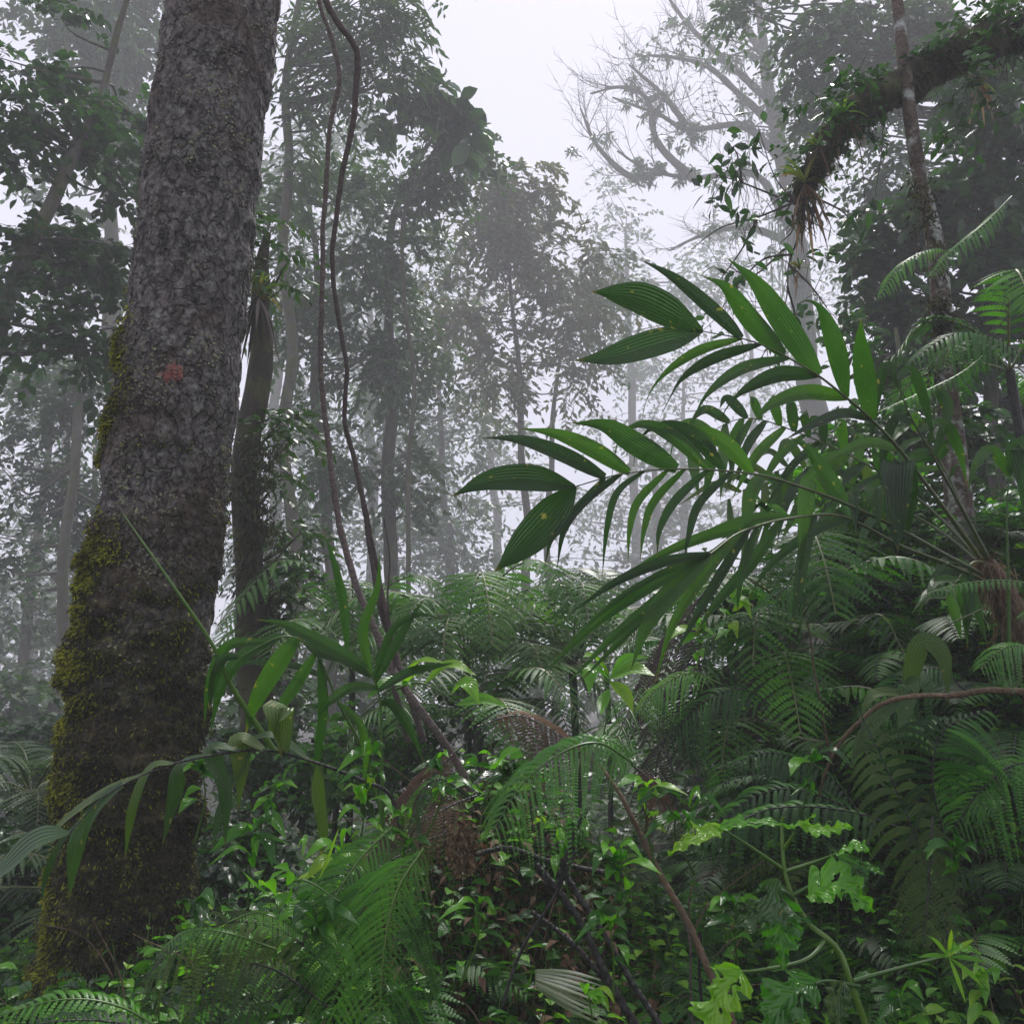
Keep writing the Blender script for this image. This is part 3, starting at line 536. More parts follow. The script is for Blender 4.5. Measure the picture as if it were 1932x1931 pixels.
tree("broadleaf_tree", "small leaved tree spreading across the top around the mossy bough",
     [(2000, 900, 11), (1990, 500, 11), (1930, 200, 11), (1800, 20, 11), (1650, -60, 11)], [.2, .18, .15, .1, .06],
     [(1560, 40, 11, 90, 60, 16), (1680, 70, 11, 90, 70, 17), (1520, 130, 11, 70, 50, 9), (1620, 180, 11, 90, 60, 15), (1800, 60, 11, 90, 70, 14), (1900, 100, 11, 60, 70, 9), (1570, 230, 11, 50, 40, 5), (1690, 300, 11, 70, 60, 10), (1660, 400, 11, 60, 60, 8), (1420, 30, 11, 60, 40, 6)],
     leaf=(.12, .028), tw=.5, ntw=14, nleaf=10, droop=.6, lmat='tree')
tree("broadleaf_tree", "thicket tree of mixed leaves above the fern bank",
     [(1700, 1150, 7.6), (1700, 850, 7.8), (1690, 620, 8)], [.07, .06, .03],
     [(1690, 720, 7.8, 60, 50, 7), (1600, 650, 8, 30, 40, 3), (1760, 800, 7.6, 70, 60, 9), (1650, 840, 7.6, 80, 50, 8)], leaf=(.13, .03), tw=.35, ntw=12, nleaf=9, lmat='dark', ln=5, lk=3)
# far trees in the mist
far = [("pale crown closing the misty gap under the white sky", [(1200, 1200, 30), (1190, 700, 30), (1180, 430, 30)], [(1180, 470, 30, 60, 60, 9), (1240, 540, 30, 90, 60, 12), (1110, 520, 30, 50, 60, 7), (1330, 560, 30, 90, 60, 10), (1240, 640, 30, 110, 60, 7), (1140, 370, 30, 30, 40, 4)]),
       ("faint wide tree behind the misty giant's trunk", [(1420, 1200, 36), (1420, 800, 36), (1400, 520, 36)], [(1400, 480, 36, 90, 60, 10), (1340, 420, 36, 50, 40, 5), (1560, 560, 36, 60, 60, 6), (1440, 660, 36, 120, 60, 6), (1480, 780, 36, 100, 60, 5)]),
       ("faintest crown seen between the upper palm fronds", [(1290, 1250, 34), (1290, 900, 34), (1290, 700, 34)], [(1270, 700, 34, 110, 60, 12), (1200, 780, 34, 110, 60, 12), (1340, 830, 34, 120, 70, 13), (1180, 900, 34, 110, 60, 11), (1130, 980, 34, 110, 70, 11), (1300, 950, 34, 110, 60, 10), (1420, 720, 34, 80, 60, 7), (1540, 620, 34, 60, 50, 5)]),
       ("faint low crowns beyond the slimmest pole trunks", [(60, 1350, 26), (60, 1150, 26), (60, 1000, 26)], [(40, 1180, 26, 110, 70, 13), (120, 1260, 26, 100, 60, 11), (20, 1060, 26, 90, 70, 9), (150, 1120, 26, 80, 70, 9)]),
       ("faint tree beyond the forked tree's fork", [(960, 1250, 30), (930, 900, 30), (900, 620, 30)], [(890, 620, 30, 80, 80, 10), (960, 800, 30, 90, 80, 10), (860, 900, 30, 90, 70, 10), (1050, 900, 30, 70, 60, 6)]),
       ("dim tree in mist beyond the lianas", [(700, 1300, 24), (700, 800, 24), (690, 420, 24)], [(690, 400, 24, 80, 80, 12), (740, 560, 24, 90, 90, 14), (640, 700, 24, 110, 90, 15), (740, 850, 24, 110, 90, 15), (640, 1000, 24, 110, 80, 13), (800, 1000, 24, 100, 80, 12)]),
       ("dim tree beyond the bromeliad column", [(520, 1350, 20), (520, 900, 20), (530, 350, 20)], [(560, 350, 20, 70, 80, 9), (530, 560, 20, 100, 90, 14), (540, 780, 20, 100, 90, 14), (520, 1000, 20, 110, 90, 14), (560, 1180, 20, 100, 60, 9), (640, 240, 20, 60, 60, 6)]),
       ("pale tree behind the heart leaved tree", [(150, 1450, 22), (140, 1000, 22), (100, 500, 22)], [(60, 560, 22, 120, 100, 7), (150, 760, 22, 120, 100, 8), (60, 900, 22, 120, 90, 8), (130, 1080, 22, 120, 80, 8)]),
       ("faint tree seen through the broad palm fronds", [(1250, 1350, 22), (1240, 1050, 22), (1230, 820, 22)], [(1230, 830, 22, 60, 50, 5), (1300, 950, 22, 80, 50, 6), (1130, 1060, 22, 80, 50, 7)])]
for lab, tr, cl_ in far:
    tree("mist_tree", lab, tr, [.32, .24, .08], cl_, leaf=(.24, .055), tw=1.1, ntw=13, nleaf=8, droop=.5, group="trees fading into the mist")

# understorey bushes closing the lower distance
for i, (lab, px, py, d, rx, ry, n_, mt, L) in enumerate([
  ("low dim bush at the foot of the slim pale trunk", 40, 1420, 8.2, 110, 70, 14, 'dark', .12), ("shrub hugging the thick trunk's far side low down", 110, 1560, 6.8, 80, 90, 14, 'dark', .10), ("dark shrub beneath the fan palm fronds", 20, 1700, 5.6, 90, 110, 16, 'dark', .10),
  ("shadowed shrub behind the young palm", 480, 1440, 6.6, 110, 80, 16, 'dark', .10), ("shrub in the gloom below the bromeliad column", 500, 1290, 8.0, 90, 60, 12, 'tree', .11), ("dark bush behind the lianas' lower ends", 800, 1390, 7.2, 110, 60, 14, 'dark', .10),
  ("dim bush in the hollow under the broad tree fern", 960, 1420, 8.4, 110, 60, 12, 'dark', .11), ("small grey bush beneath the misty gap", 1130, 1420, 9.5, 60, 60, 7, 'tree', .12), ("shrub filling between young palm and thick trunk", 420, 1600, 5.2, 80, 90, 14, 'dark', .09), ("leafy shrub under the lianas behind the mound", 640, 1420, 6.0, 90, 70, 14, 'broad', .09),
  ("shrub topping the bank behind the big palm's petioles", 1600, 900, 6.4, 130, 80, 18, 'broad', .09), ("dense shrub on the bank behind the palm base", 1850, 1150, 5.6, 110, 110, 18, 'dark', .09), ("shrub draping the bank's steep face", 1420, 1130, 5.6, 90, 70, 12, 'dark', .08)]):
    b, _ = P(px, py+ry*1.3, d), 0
    tree("shrub", lab, [(px, py+ry*1.3, d), (px+8, py+ry*.3, d), (px, py-ry*.5, d)], [.02, .016, .008], [(px, py, d, rx, ry, n_)], leaf=(L, L*.26), tw=.3, ntw=16, nleaf=9, droop=.4, lmat=mt, cat='shrub', ln=5 if d < 7 else 3, lk=3 if d < 7 else 2, group=None)

for i, (px, py, d, rx, ry, n_) in enumerate([(-20, 1330, 10, 110, 60, 12), (110, 1340, 12, 110, 70, 12), (30, 1240, 14, 100, 70, 10), (440, 1330, 11, 90, 60, 10), (540, 1290, 13, 110, 70, 12), (640, 1300, 11, 110, 60, 11), (760, 1270, 13, 110, 70, 12), (880, 1290, 12, 110, 60, 11), (980, 1250, 15, 110, 70, 11), (1080, 1290, 13, 100, 60, 10), (1180, 1310, 15, 90, 60, 9), (1250, 1240, 17, 100, 80, 9), (700, 1180, 17, 130, 70, 11), (960, 1150, 19, 130, 70, 10), (1150, 1180, 20, 110, 80, 8), (560, 1160, 17, 100, 80, 9), (60, 1140, 17, 110, 70, 9)]):
    tree("shrub", "dim understorey bush dissolving into the mist below the tall trunks", [(px, py+ry*1.2, d), (px+8, py+ry*.3, d), (px, py-ry*.5, d)], [.05, .04, .02], [(px, py, d, rx, ry, n_)], leaf=(.15, .04), tw=.5, ntw=14, nleaf=9, droop=.5, lmat='tree', cat='shrub', group="dim bushes of the misty understorey")
# ================================================================ palms
def leaflet(g, pts, hw, d0, d1=None, mat=0, tilt=.5, fold=.25, prof=None, r=None, n=22, nl=None):
    d1 = d0-.15 if d1 is None else d1; m = len(pts)
    if prof is None: prof = (.12, .6, .93, 1, .95, .8, .55, .22, .01) if hw > 30 else (.3, .8, 1, .92, .62, .25, .09, .06, .02) if m >= 5 else (.42, .8, .98, 1, .92, .74, .48, .2, .01)
    Pp = cr(PL([(x, y, d0+(d1-d0)*i/(m-1)) for i, (x, y) in enumerate(pts)]), n)
    W = np.interp(np.linspace(0, 1, n), np.linspace(0, 1, len(prof)), prof)*hw/FPX*d0*(.92 if hw > 30 else .8)
    V = nrm(EYE-Pp.mean(0))+np.array(nl if nl is not None else [0, 0, tilt])
    N = np.broadcast_to(V, Pp.shape)+rs.normal(size=3)*.12
    g.ribbon(Pp[None], W[None], nrm(N)[None], 7, fold, mat, r)
def palm_frond(t, rach, fl, r0=.012, r1=.003, mats=('palm', 'petiole'), dd=-.12, name="frond", tilt=.5):
    R = cr(PL(rach), 70); g = G(); g.tube(R, r1*.7+(r0*.9-r1*.7)*np.linspace(1, 0, 70)**1.3, 8)
    s = g.build(name, M[mats[1]], t); g = G(); rp = np.array([[a[0], a[1]] for a in rach], float); rd = np.array([a[2] for a in rach])
    for it in fl:
        hw, pts = it[0], it[1]; b = np.array(pts[0]); j = np.argmin(np.linalg.norm(R-P(b[0], b[1], np.interp(b[0], rp[::-1, 0] if rp[0, 0] > rp[-1, 0] else rp[:, 0], rd[::-1] if rp[0, 0] > rp[-1, 0] else rd)), axis=1))
        q = R[j]-EYE; d = q[1]*cp+q[2]*sp; px = CX+q[0]/d*FPX; py = CY-(q[2]*cp-q[1]*sp)/d*FPX
        leaflet(g, [(px, py)]+list(pts[1:]), hw*(1.3 if tilt > 2 else 1), d, d+(it[2] if len(it) > 2 else dd), tilt=tilt)
    o = g.build("leaflets", M[mats[0]], s) if g.v else None
    return s
def auto_fl(rach, n, ln, hw, t0=.35, droop=1., sides=(1, -1), jit=12, ang=.9):
    """pixel leaflets alternating along a pixel rachis, hanging under their weight"""
    q = cr(np.array([[a[0], a[1], 0.] for a in rach]), 60); out = []
    for i in range(n):
        t = t0+(1-t0)*i/(n-1)*.98; k = int(t*58); tan = nrm(q[k+1]-q[k])[:2]; s = sides[i % len(sides)]
        nv = np.array([-tan[1], tan[0]])*s; L = ln*(.7+.5*math.sin(math.pi*min(1, t*.9)))*(.85+.3*rs.rand())
        d = tan*(1-ang*.5)+nv*ang; d = d/np.linalg.norm(d); b = q[k][:2]
        m = b+d*L*.5+[0, droop*L*.08]; e = b+d*L*.8+[rs.normal()*jit, droop*L*.45]
        out.append((hw*(.8+.4*rs.rand()), [tuple(b), tuple(m), tuple(e)], -.1+.25*rs.normal()*.4))
    return out
pb = (1885, 1095, 4.3)
pt = thing("large_palm", "large wet palm with fishtail fronds arching over the misty gap from a fibrous base", "palm", P(1960, 1330, 4.4))
g = G(); cs_ = cr(PL([(1990, 1420, 4.45), (1940, 1230, 4.4), (1885, 1110, 4.3), (1858, 1055, 4.25)]), 60)
g.tube(cs_, np.interp(np.linspace(0, 1, 60), [0, .5, .8, 1], [.085, .075, .06, .04]), 20, fn=lambda V, D: (fbm(V*22, 3)-.4)*.03)
st = g.build("stem", M['brownstick'], pt); g = G(); ii = rs.randint(22, 60, 500)
g.leaves(cs_[ii]+rs.normal(size=(500, 3))*.035, rs.normal(size=(500, 3))+[-.3, -.4, -.2], rs.normal(size=(500, 3)), .10, .0022, .7, 4, 2)
g.build("fibre", M['straw'], st)
F1 = [(1880, 1095, 4.3), (1800, 985, 4.15), (1700, 852, 3.9), (1640, 788, 3.7), (1590, 745, 3.55), (1530, 700, 3.4), (1430, 648, 3.2), (1325, 625, 3.1)]
palm_frond(pt, F1, [(35, [(1325, 625), (1225, 572), (1165, 557), (1115, 550)]), (35, [(1325, 625), (1240, 650), (1150, 676), (1080, 681)]),
  (21, [(1400, 640), (1350, 592), (1270, 525), (1205, 489)]), (24, [(1472, 668), (1420, 610), (1370, 545), (1322, 520)]), (30, [(1545, 710), (1480, 615), (1425, 535), (1370, 486)]),
  (23, [(1597, 750), (1575, 650), (1545, 580), (1512, 570), (1500, 600)]), (24, [(1643, 790), (1630, 700), (1624, 640), (1625, 600)]),
  (13, [(1395, 638), (1320, 662), (1255, 705), (1222, 750), (1210, 800)]), (15, [(1430, 650), (1350, 676), (1290, 712), (1262, 755), (1245, 790)]), (19, [(1490, 676), (1400, 698), (1335, 745), (1310, 790), (1303, 815)]),
  (21, [(1540, 705), (1470, 708), (1400, 740), (1368, 775), (1362, 800)]), (21, [(1597, 748), (1520, 742), (1455, 765), (1420, 800)]), (17, [(1645, 790), (1590, 782), (1530, 805), (1480, 830)]), (15, [(1700, 852), (1640, 836), (1580, 860), (1540, 885)])], .014, .003)
F2 = [(1885, 1100, 4.3), (1790, 1050, 4.1), (1700, 1000, 3.9), (1595, 950, 3.65), (1500, 915, 3.45), (1425, 895, 3.3), (1300, 885, 3.1), (1180, 893, 2.95), (1085, 918, 2.9)]
palm_frond(pt, F2, [(33, [(1085, 918), (1000, 905), (920, 910), (850, 937)]), (38, [(1085, 918), (1030, 985), (975, 1040), (932, 1080)]),
  (25, [(1140, 905), (1060, 860), (980, 832), (905, 826)]), (21, [(1190, 893), (1120, 850), (1050, 820), (980, 808)]), (29, [(1270, 886), (1200, 840), (1140, 805), (1075, 798)]),
  (22, [(1330, 883), (1275, 830), (1215, 802), (1170, 825), (1153, 905)]), (21, [(1370, 886), (1310, 825), (1250, 803), (1205, 830), (1195, 880)]), (22, [(1425, 893), (1375, 845), (1320, 812), (1275, 830), (1262, 880)]),
  (11, [(1145, 905), (1090, 960), (1045, 1010), (1026, 1072)]), (12, [(1165, 900), (1105, 945), (1065, 1000), (1050, 1078)]), (9, [(1212, 893), (1165, 930), (1145, 1000), (1136, 1090)]),
  (10, [(1255, 890), (1205, 945), (1188, 1000), (1185, 1062)]), (10, [(1287, 888), (1235, 945), (1215, 1000), (1208, 1060)]), (12, [(1330, 888), (1275, 945), (1245, 1000), (1240, 1052)]),
  (11, [(1375, 890), (1320, 950), (1300, 1010), (1290, 1060)]), (20, [(1595, 955), (1560, 900), (1525, 850), (1488, 824)]), (18, [(1475, 908), (1435, 905), (1412, 960), (1405, 1065)]),
  (21, [(1560, 935), (1530, 905), (1518, 970), (1508, 1085), (1495, 1170)]), (34, [(1712, 1005), (1700, 900), (1695, 880), (1692, 1000), (1695, 1040)]), (20, [(1660, 980), (1648, 920), (1655, 960), (1660, 1000)]), (12, [(1640, 975), (1615, 935), (1612, 975), (1617, 1010)])], .013, .003)
F3 = [(1880, 1105, 4.3), (1790, 1065, 4.1), (1700, 1030, 3.95), (1590, 975, 3.7), (1490, 978, 3.4), (1400, 1003, 3.2), (1340, 1045, 3.05)]
palm_frond(pt, F3, [(14, [(1340, 1045), (1250, 1062), (1160, 1100), (1065, 1165)]), (14, [(1342, 1048), (1240, 1100), (1120, 1180), (1005, 1290)]), (15, [(1345, 1050), (1250, 1125), (1160, 1200), (1060, 1300)]), (26, [(1340, 1046), (1275, 1110), (1222, 1180), (1190, 1265)]), (8, [(1345, 1048), (1240, 1085), (1140, 1150), (1040, 1250)]),
  (15, [(1400, 1005), (1330, 1085), (1270, 1180), (1235, 1290)]), (13, [(1415, 1000), (1360, 1085), (1310, 1170), (1270, 1240)]), (14, [(1440, 990), (1340, 1010), (1250, 1045), (1175, 1085)]), (15, [(1500, 980), (1420, 980), (1320, 1015), (1240, 1050)]), (15, [(1470, 980), (1420, 1060), (1350, 1140), (1310, 1200)]),
  (15, [(1540, 975), (1520, 1030), (1505, 1120), (1490, 1190)]), (11, [(1430, 990), (1400, 1080), (1390, 1160)]), (13, [(1600, 985), (1540, 1000), (1460, 1060), (1410, 1130)]), (12, [(1370, 1020), (1250, 1130), (1150, 1230), (1090, 1290)])], .013, .004, dd=-.1)
F4 = [(1868, 1060, 4.25), (1815, 960, 4.2), (1760, 860, 4.1), (1715, 780, 4.0), (1690, 710, 3.95)]
palm_frond(pt, F4, [(13, [(1692, 715), (1720, 700), (1745, 760), (1765, 850)]), (12, [(1700, 735), (1672, 690), (1650, 770), (1640, 870)]), (14, [(1735, 815), (1780, 800), (1810, 850), (1825, 920)]), (12, [(1725, 800), (1690, 790), (1668, 850), (1660, 930)]),
  (13, [(1765, 865), (1720, 870), (1700, 930), (1700, 990)]), (11, [(1760, 860), (1790, 770), (1770, 740), (1800, 830)])], .012, .004, dd=.1)
F5 = [(1870, 1080, 4.5), (1760, 965, 4.75), (1650, 885, 4.9), (1520, 822, 5.0), (1400, 790, 5.0), (1290, 850, 4.9)]
palm_frond(pt, F5, auto_fl(F5, 26, 105, 12, .38, 1.1), .011, .003, dd=0)
F6 = [(1875, 1085, 4.6), (1770, 1000, 4.9), (1640, 930, 5.1), (1500, 880, 5.2), (1360, 950, 5.1)]
palm_frond(pt, F6, auto_fl(F6, 22, 110, 10, .4, 1.3), .01, .003, mats=('palm2', 'petiole'), dd=0)
for F in ([(1875, 1080, 4.3), (1830, 990, 4.4), (1790, 900, 4.5), (1745, 830, 4.6), (1690, 790, 4.7)], [(1890, 1090, 4.3), (1840, 1060, 4.2), (1780, 1130, 4.1)]):
    palm_frond(pt, F, auto_fl(F, 9, 80, 11, .55, 1.4), .012, .004, dd=0)
# pale upright petiole and lower strap leaf
pt2 = thing("strap_palm", "pale bent palm shoot with a torn striped blade above the bare brown stick", "palm", P(1740, 1560, 3.4))
F = [(1740, 1560, 3.4), (1700, 1400, 3.4), (1715, 1290, 3.4), (1760, 1200, 3.4), (1850, 1150, 3.4)]
palm_frond(pt2, F, [(24, [(1700, 1300), (1740, 1215), (1780, 1240), (1790, 1330)]), (24, [(1705, 1340), (1720, 1290), (1705, 1370), (1700, 1400)]), (17, [(1705, 1300), (1660, 1350), (1620, 1400), (1605, 1440)]), (14, [(1705, 1310), (1650, 1310), (1620, 1360)])], .008, .004, mats=('palm2', 'petiole'))
sh = thing("palm_shoot", "upright pale green stalk with folded blade beside the palm base", "palm", P(1905, 1250, 4.0))
F = [(1905, 1250, 4.0), (1902, 1080, 4.0), (1900, 950, 4.0), (1910, 870, 4.0)]
palm_frond(sh, F, [(14, [(1910, 900), (1870, 850), (1840, 880), (1825, 930)]), (26, [(1910, 890), (1925, 840), (1945, 960), (1940, 1050)])], .011, .004, mats=('palm', 'stem'))
# young palm in front of the lianas
cpm = thing("young_palm", "young palm with upright ribbon leaves between trunk and mossy mound", "palm", P(722, 1560, 3.3))
F = [(722, 1560, 3.3), (720, 1420, 3.3), (715, 1310, 3.3), (690, 1260, 3.25), (655, 1222, 3.2)]
palm_frond(cpm, F, [(11, [(655, 1222), (648, 1140), (630, 1060), (608, 998)]), (12, [(700, 1270), (685, 1190), (712, 1110), (716, 1035)]), (12, [(705, 1290), (745, 1220), (780, 1160), (802, 1130)]), (9, [(705, 1280), (740, 1190), (790, 1160), (835, 1168)]),
  (17, [(690, 1262), (620, 1220), (540, 1180), (480, 1168)]), (20, [(700, 1275), (650, 1240), (600, 1230), (560, 1200)]), (16, [(712, 1300), (660, 1300), (610, 1330), (560, 1330)]), (13, [(715, 1300), (770, 1270), (820, 1258), (860, 1250)]), (12, [(716, 1330), (740, 1330), (775, 1380), (800, 1440)])], .009, .003, mats=('palm', 'stem'), dd=.05)
F = [(735, 1600, 3.4), (690, 1430, 3.4), (640, 1330, 3.35), (600, 1240, 3.3), (540, 1200, 3.2), (450, 1240, 3.1)]
palm_frond(cpm, F, [(24, [(560, 1210), (520, 1260), (480, 1330), (462, 1390)]), (18, [(530, 1205), (470, 1230), (420, 1290), (395, 1390)]), (14, [(500, 1215), (430, 1220), (395, 1290), (385, 1370)]), (15, [(590, 1235), (560, 1290), (520, 1350), (500, 1400)]), (12, [(600, 1245), (610, 1330), (600, 1420), (590, 1500)]),
  (10, [(640, 1330), (680, 1370), (690, 1440), (680, 1510)]), (13, [(450, 1240), (420, 1245), (400, 1300), (395, 1340)]), (11, [(620, 1280), (560, 1260), (480, 1250), (410, 1260)])], .008, .003, mats=('palm', 'stem'), dd=0)
F = [(760, 1580, 3.2), (735, 1500, 3.2), (690, 1475, 3.15), (600, 1440, 3.05), (500, 1415, 2.95), (400, 1425, 2.85), (300, 1450, 2.75), (200, 1500, 2.65), (130, 1572, 2.55)]
palm_frond(cpm, F, [(27, [(540, 1425), (528, 1345), (525, 1345), (530, 1430)]), (19, [(500, 1416), (452, 1395), (455, 1450), (450, 1530)]), (17, [(450, 1420), (400, 1415), (425, 1500), (425, 1600)]), (15, [(400, 1425), (345, 1445), (325, 1520), (305, 1600)]), (13, [(330, 1440), (285, 1450), (250, 1530), (235, 1625)]),
  (23, [(230, 1480), (180, 1530), (145, 1600), (130, 1700)]), (15, [(270, 1460), (190, 1500), (110, 1560), (40, 1640)]), (34, [(130, 1572), (70, 1590), (10, 1640), (-60, 1690)]), (9, [(150, 1555), (110, 1600), (85, 1660), (80, 1700)]), (12, [(600, 1440), (600, 1500), (610, 1580), (600, 1640)]), (12, [(480, 1415), (420, 1520), (400, 1600)]), (14, [(580, 1435), (520, 1390), (470, 1400), (420, 1440)])], .009, .003, mats=('palm2', 'blackstem'), dd=-.05, tilt=2.1)  # paler leaf colour paints sky sheen onto these blades
g = G(); g.tube(cr(PL([(232, 970, 3.1), (330, 1110, 3.1), (400, 1215, 3.15), (440, 1300, 3.2), (520, 1420, 3.3)]), 40), np.linspace(.0025, .012, 40), 6); g.build("spear_leaf", M['stem'], cpm)
# ================================================================ lianas and sticks
liana("liana", "twisting brown liana whose lower end pales as it crosses the mound", [(600, -60, 4.6), (607, 20, 4.6), (628, 80, 4.6), (640, 150, 4.6), (622, 250, 4.6), (612, 400, 4.6), (608, 520, 4.6), (606, 700, 4.6), (615, 800, 4.6), (628, 900, 4.55), (640, 985, 4.5), (665, 1080, 4.4), (700, 1170, 4.3), (735, 1250, 4.25), (785, 1330, 4.2), (850, 1420, 4.2), (940, 1600, 4.2), (1000, 1750, 4.2)], [.011, .0125, .0135, .017, .019, .018], n=220)
liana("liana", "thicker dark liana bulging at its upper bend", [(600, -60, 4.8), (615, 0, 4.8), (640, 45, 4.8), (665, 80, 4.8), (674, 120, 4.8), (665, 240, 4.8), (645, 330, 4.8), (632, 430, 4.8), (628, 520, 4.8), (635, 580, 4.8), (645, 640, 4.8), (655, 700, 4.8), (650, 790, 4.8), (670, 870, 4.8), (688, 960, 4.75), (700, 1040, 4.7), (715, 1130, 4.6), (735, 1200, 4.6), (765, 1290, 4.5), (800, 1400, 4.5)], [.02, .018, .014, .012, .014, .016, .018], mat='lianadark', n=220)
liana("liana", "short dark vine branching beside the two lianas near the young palm", [(690, 950, 4.6), (708, 1050, 4.6), (722, 1120, 4.6), (738, 1210, 4.55), (745, 1300, 4.5), (770, 1400, 4.5)], [.006, .014, .016], mat='lianadark')
liana("grass_stalk", "hair thin curving stem rising above the young palm", [(725, 975, 4.2), (735, 1060, 4.2), (732, 1150, 4.2), (745, 1260, 4.2)], [.002, .005, .006], mat='lianadark', cat='stem')
liana("bare_stick", "bare brown stick bending down from the edge over the fern bank", [(1990, 1300, 3.1), (1932, 1305, 3.1), (1860, 1303, 3.1), (1800, 1312, 3.1), (1720, 1314, 3.1), (1660, 1330, 3.12), (1620, 1362, 3.15), (1585, 1400, 3.2), (1555, 1460, 3.25), (1540, 1520, 3.3)], [.014, .012, .009, .008, .007, .003], mat='brownstick', cat='stick')
liana("bare_stick", "long tan cane slanting down from the bright fern to the forest floor", [(1130, 1440, 3.3), (1180, 1520, 3.2), (1240, 1640, 3.1), (1300, 1750, 3.0), (1370, 1900, 2.9), (1400, 2000, 2.85)], [.006, .011, .012, .013], mat='brownstick', cat='stick')
for lab, p_, r_ in (("thick black fern stalk crossing lowest over the floor", [(1010, 1630, 3), (1080, 1720, 2.95), (1140, 1830, 2.9), (1210, 1960, 2.85)], .014), ("black fern stalk parallel to the tan cane", [(1060, 1640, 3), (1110, 1720, 2.95), (1180, 1830, 2.9), (1260, 1960, 2.8)], .011),
    ("glossy black stalk near the striped fallen blade", [(1000, 1720, 3), (1090, 1790, 2.95), (1170, 1880, 2.9)], .009), ("thin dark twig leaning across the black stalks", [(1105, 1560, 2.95), (1050, 1680, 2.9), (985, 1790, 2.85), (950, 1900, 2.8)], .006),
    ("knobbly black stalk arching flat under the bright fern", [(900, 1610, 3), (960, 1600, 3), (1040, 1625, 2.98), (1140, 1645, 2.95)], .009), ("short black stub pointing up from the stalk crossing", [(1050, 1670, 2.9), (1080, 1580, 2.9), (1105, 1530, 2.9)], .008),
    ("thin black stem standing upright by the pink rootlet", [(1320, 1760, 3), (1322, 1850, 3), (1325, 1950, 3)], .006)):
    liana("fern_stalk", lab, p_, [r_, r_*.9, r_], mat='blackstem', cat='stalk')
liana("pale_cane", "yellowish cane rising behind the dark bank ferns", [(1522, 1170, 3.9), (1535, 1250, 3.9), (1550, 1340, 3.9), (1565, 1430, 3.9)], [.004, .005, .006], mat='petiole' if False else 'brownstick', cat='cane')
liana("rootlet", "thin pink rootlet hanging near the forest floor", [(1290, 1740, 2.9), (1303, 1800, 2.9), (1305, 1950, 2.9)], [.004, .004], mat='liana', cat='root')
# ================================================================ mossy bough with epiphytes
bp_ = [(2010, 40, 6.3), (1900, 65, 6.3), (1790, 110, 6.3), (1690, 165, 6.3), (1610, 210, 6.3), (1560, 270, 6.3), (1528, 330, 6.3), (1515, 365, 6.3)]
bt = thing("mossy_bough", "thick drooping bough shaggy with dark moss across the upper corner", "branch", P(*bp_[0]))
R = cr(PL(bp_), 200); rr = np.interp(np.linspace(0, 1, 200), [0, .25, .6, .8, 1], [.115, .10, .085, .055, .045]); g = G()
g.tube(R, rr, 40, fn=lambda V, D: (fbm(V*5, 4)-.42)*.3); g.build("limb", M['barkmoss'], bt)
i = rs.randint(0, 200, 16000); d = nrm(rs.normal(size=(16000, 3))); g = G(); o = R[i]+d*rr[i][:, None]*(.85+.25*rs.rand(16000, 1))
g.leaves(o, d+rs.normal(size=(16000, 3))*.9+[0, 0, -.25], rs.normal(size=(16000, 3)), .025+.035*rs.rand(16000), .006, .5, 3, 2); g.build("moss", M['mossdark'], bt)
g = G(); i = rs.randint(0, 175, 700); m_ = 700; o = R[i]+np.stack([rs.normal(size=m_)*.06, rs.normal(size=m_)*.06, -rr[i]*.8], -1); cl = sstep(.4, .6, vnoise(R[i]*np.array([2.2, 1, 1])))
g.leaves(o, rs.normal(size=(m_, 3))*.3+[0, 0, -1], rs.normal(size=(m_, 3)), (.04+.3*rs.rand(m_)**3*cl), .004, .05, 6, 2, [.6, 1, .8, .9, .5, .05]); g.build("hanging_moss", M['hangmoss'], bt)
g = G(); e = P(1518, 372, 6.3)
for _ in range(26):
    s = e+rs.normal(size=3)*.05; g.tube(cr([s, s+[rs.normal()*.04, 0, -.12], s+[rs.normal()*.08, 0, -.22-.1*rs.rand()]], 6), np.linspace(.009, .002, 6), 4)
g.build("root_tassel", M['barkdark'], bt)
ct = thing("leafy_creeper", "small leaved creeper trailing in front of the mossy bough", "creeper", P(1800, 110, 6.1)); cg = G()
for j in range(12):
    k_ = rs.randint(5, 170); q = R[k_]+[rs.normal()*.2, -.12-.15*rs.rand(), rs.normal()*.24]; spray(cg, q, 5, .3, (.075, .02), .7, 0, 1, np.array([0, -.2, -.2]), 9, 3, 2)
for j in range(9):
    k_ = 10+j*18; s_ = R[k_]; cg.tube(cr([s_, s_+[.05, -.1, -.3], s_+[.1*rs.normal(), -.15, -.9*rs.rand()-.3]], 12), np.linspace(.006, .002, 12), 4, 1)
cg.build("leaves", [M['dark'], M['barkdark']], ct)
g = G(); ti = rs.randint(0, 190, 500); m_ = 500   # leafy fringe growing on the bough
for j in range(32):
    q = R[rs.randint(5, 190)]; spray(g, q+[rs.normal()*.08, rs.normal()*.08, .05], 5, .25, (.05, .014), .4, 0, 1, np.array([0, 0, .6]), 9, 3, 2)
g.build("leafy_fringe", [M['dark'], M['barkdark']], bt)
bromeliad("yellow green bromeliad perched on top of the mossy bough", P(1592, 215, 6.1), .24, 9, 'bright', 8)
bromeliad("reddish bromeliad standing on the outer bend of the bough", P(1545, 275, 6.15), .2, 9, 'brom', 3, up=(-.6, 0, .6))
bromeliad("spreading bromeliad clasped at the very tip of the bough", P(1518, 345, 6.2), .34, 14, 'brom', 8)
bromeliad("small bromeliad clinging where thin twigs meet under the bough", P(1508, 508, 6.2), .15, 14, 'brom', 4)
bromeliad("spiky bromeliad hanging beneath the bough near the blotched trunk", P(1850, 160, 6.2), .2, 14, 'brom', 8)
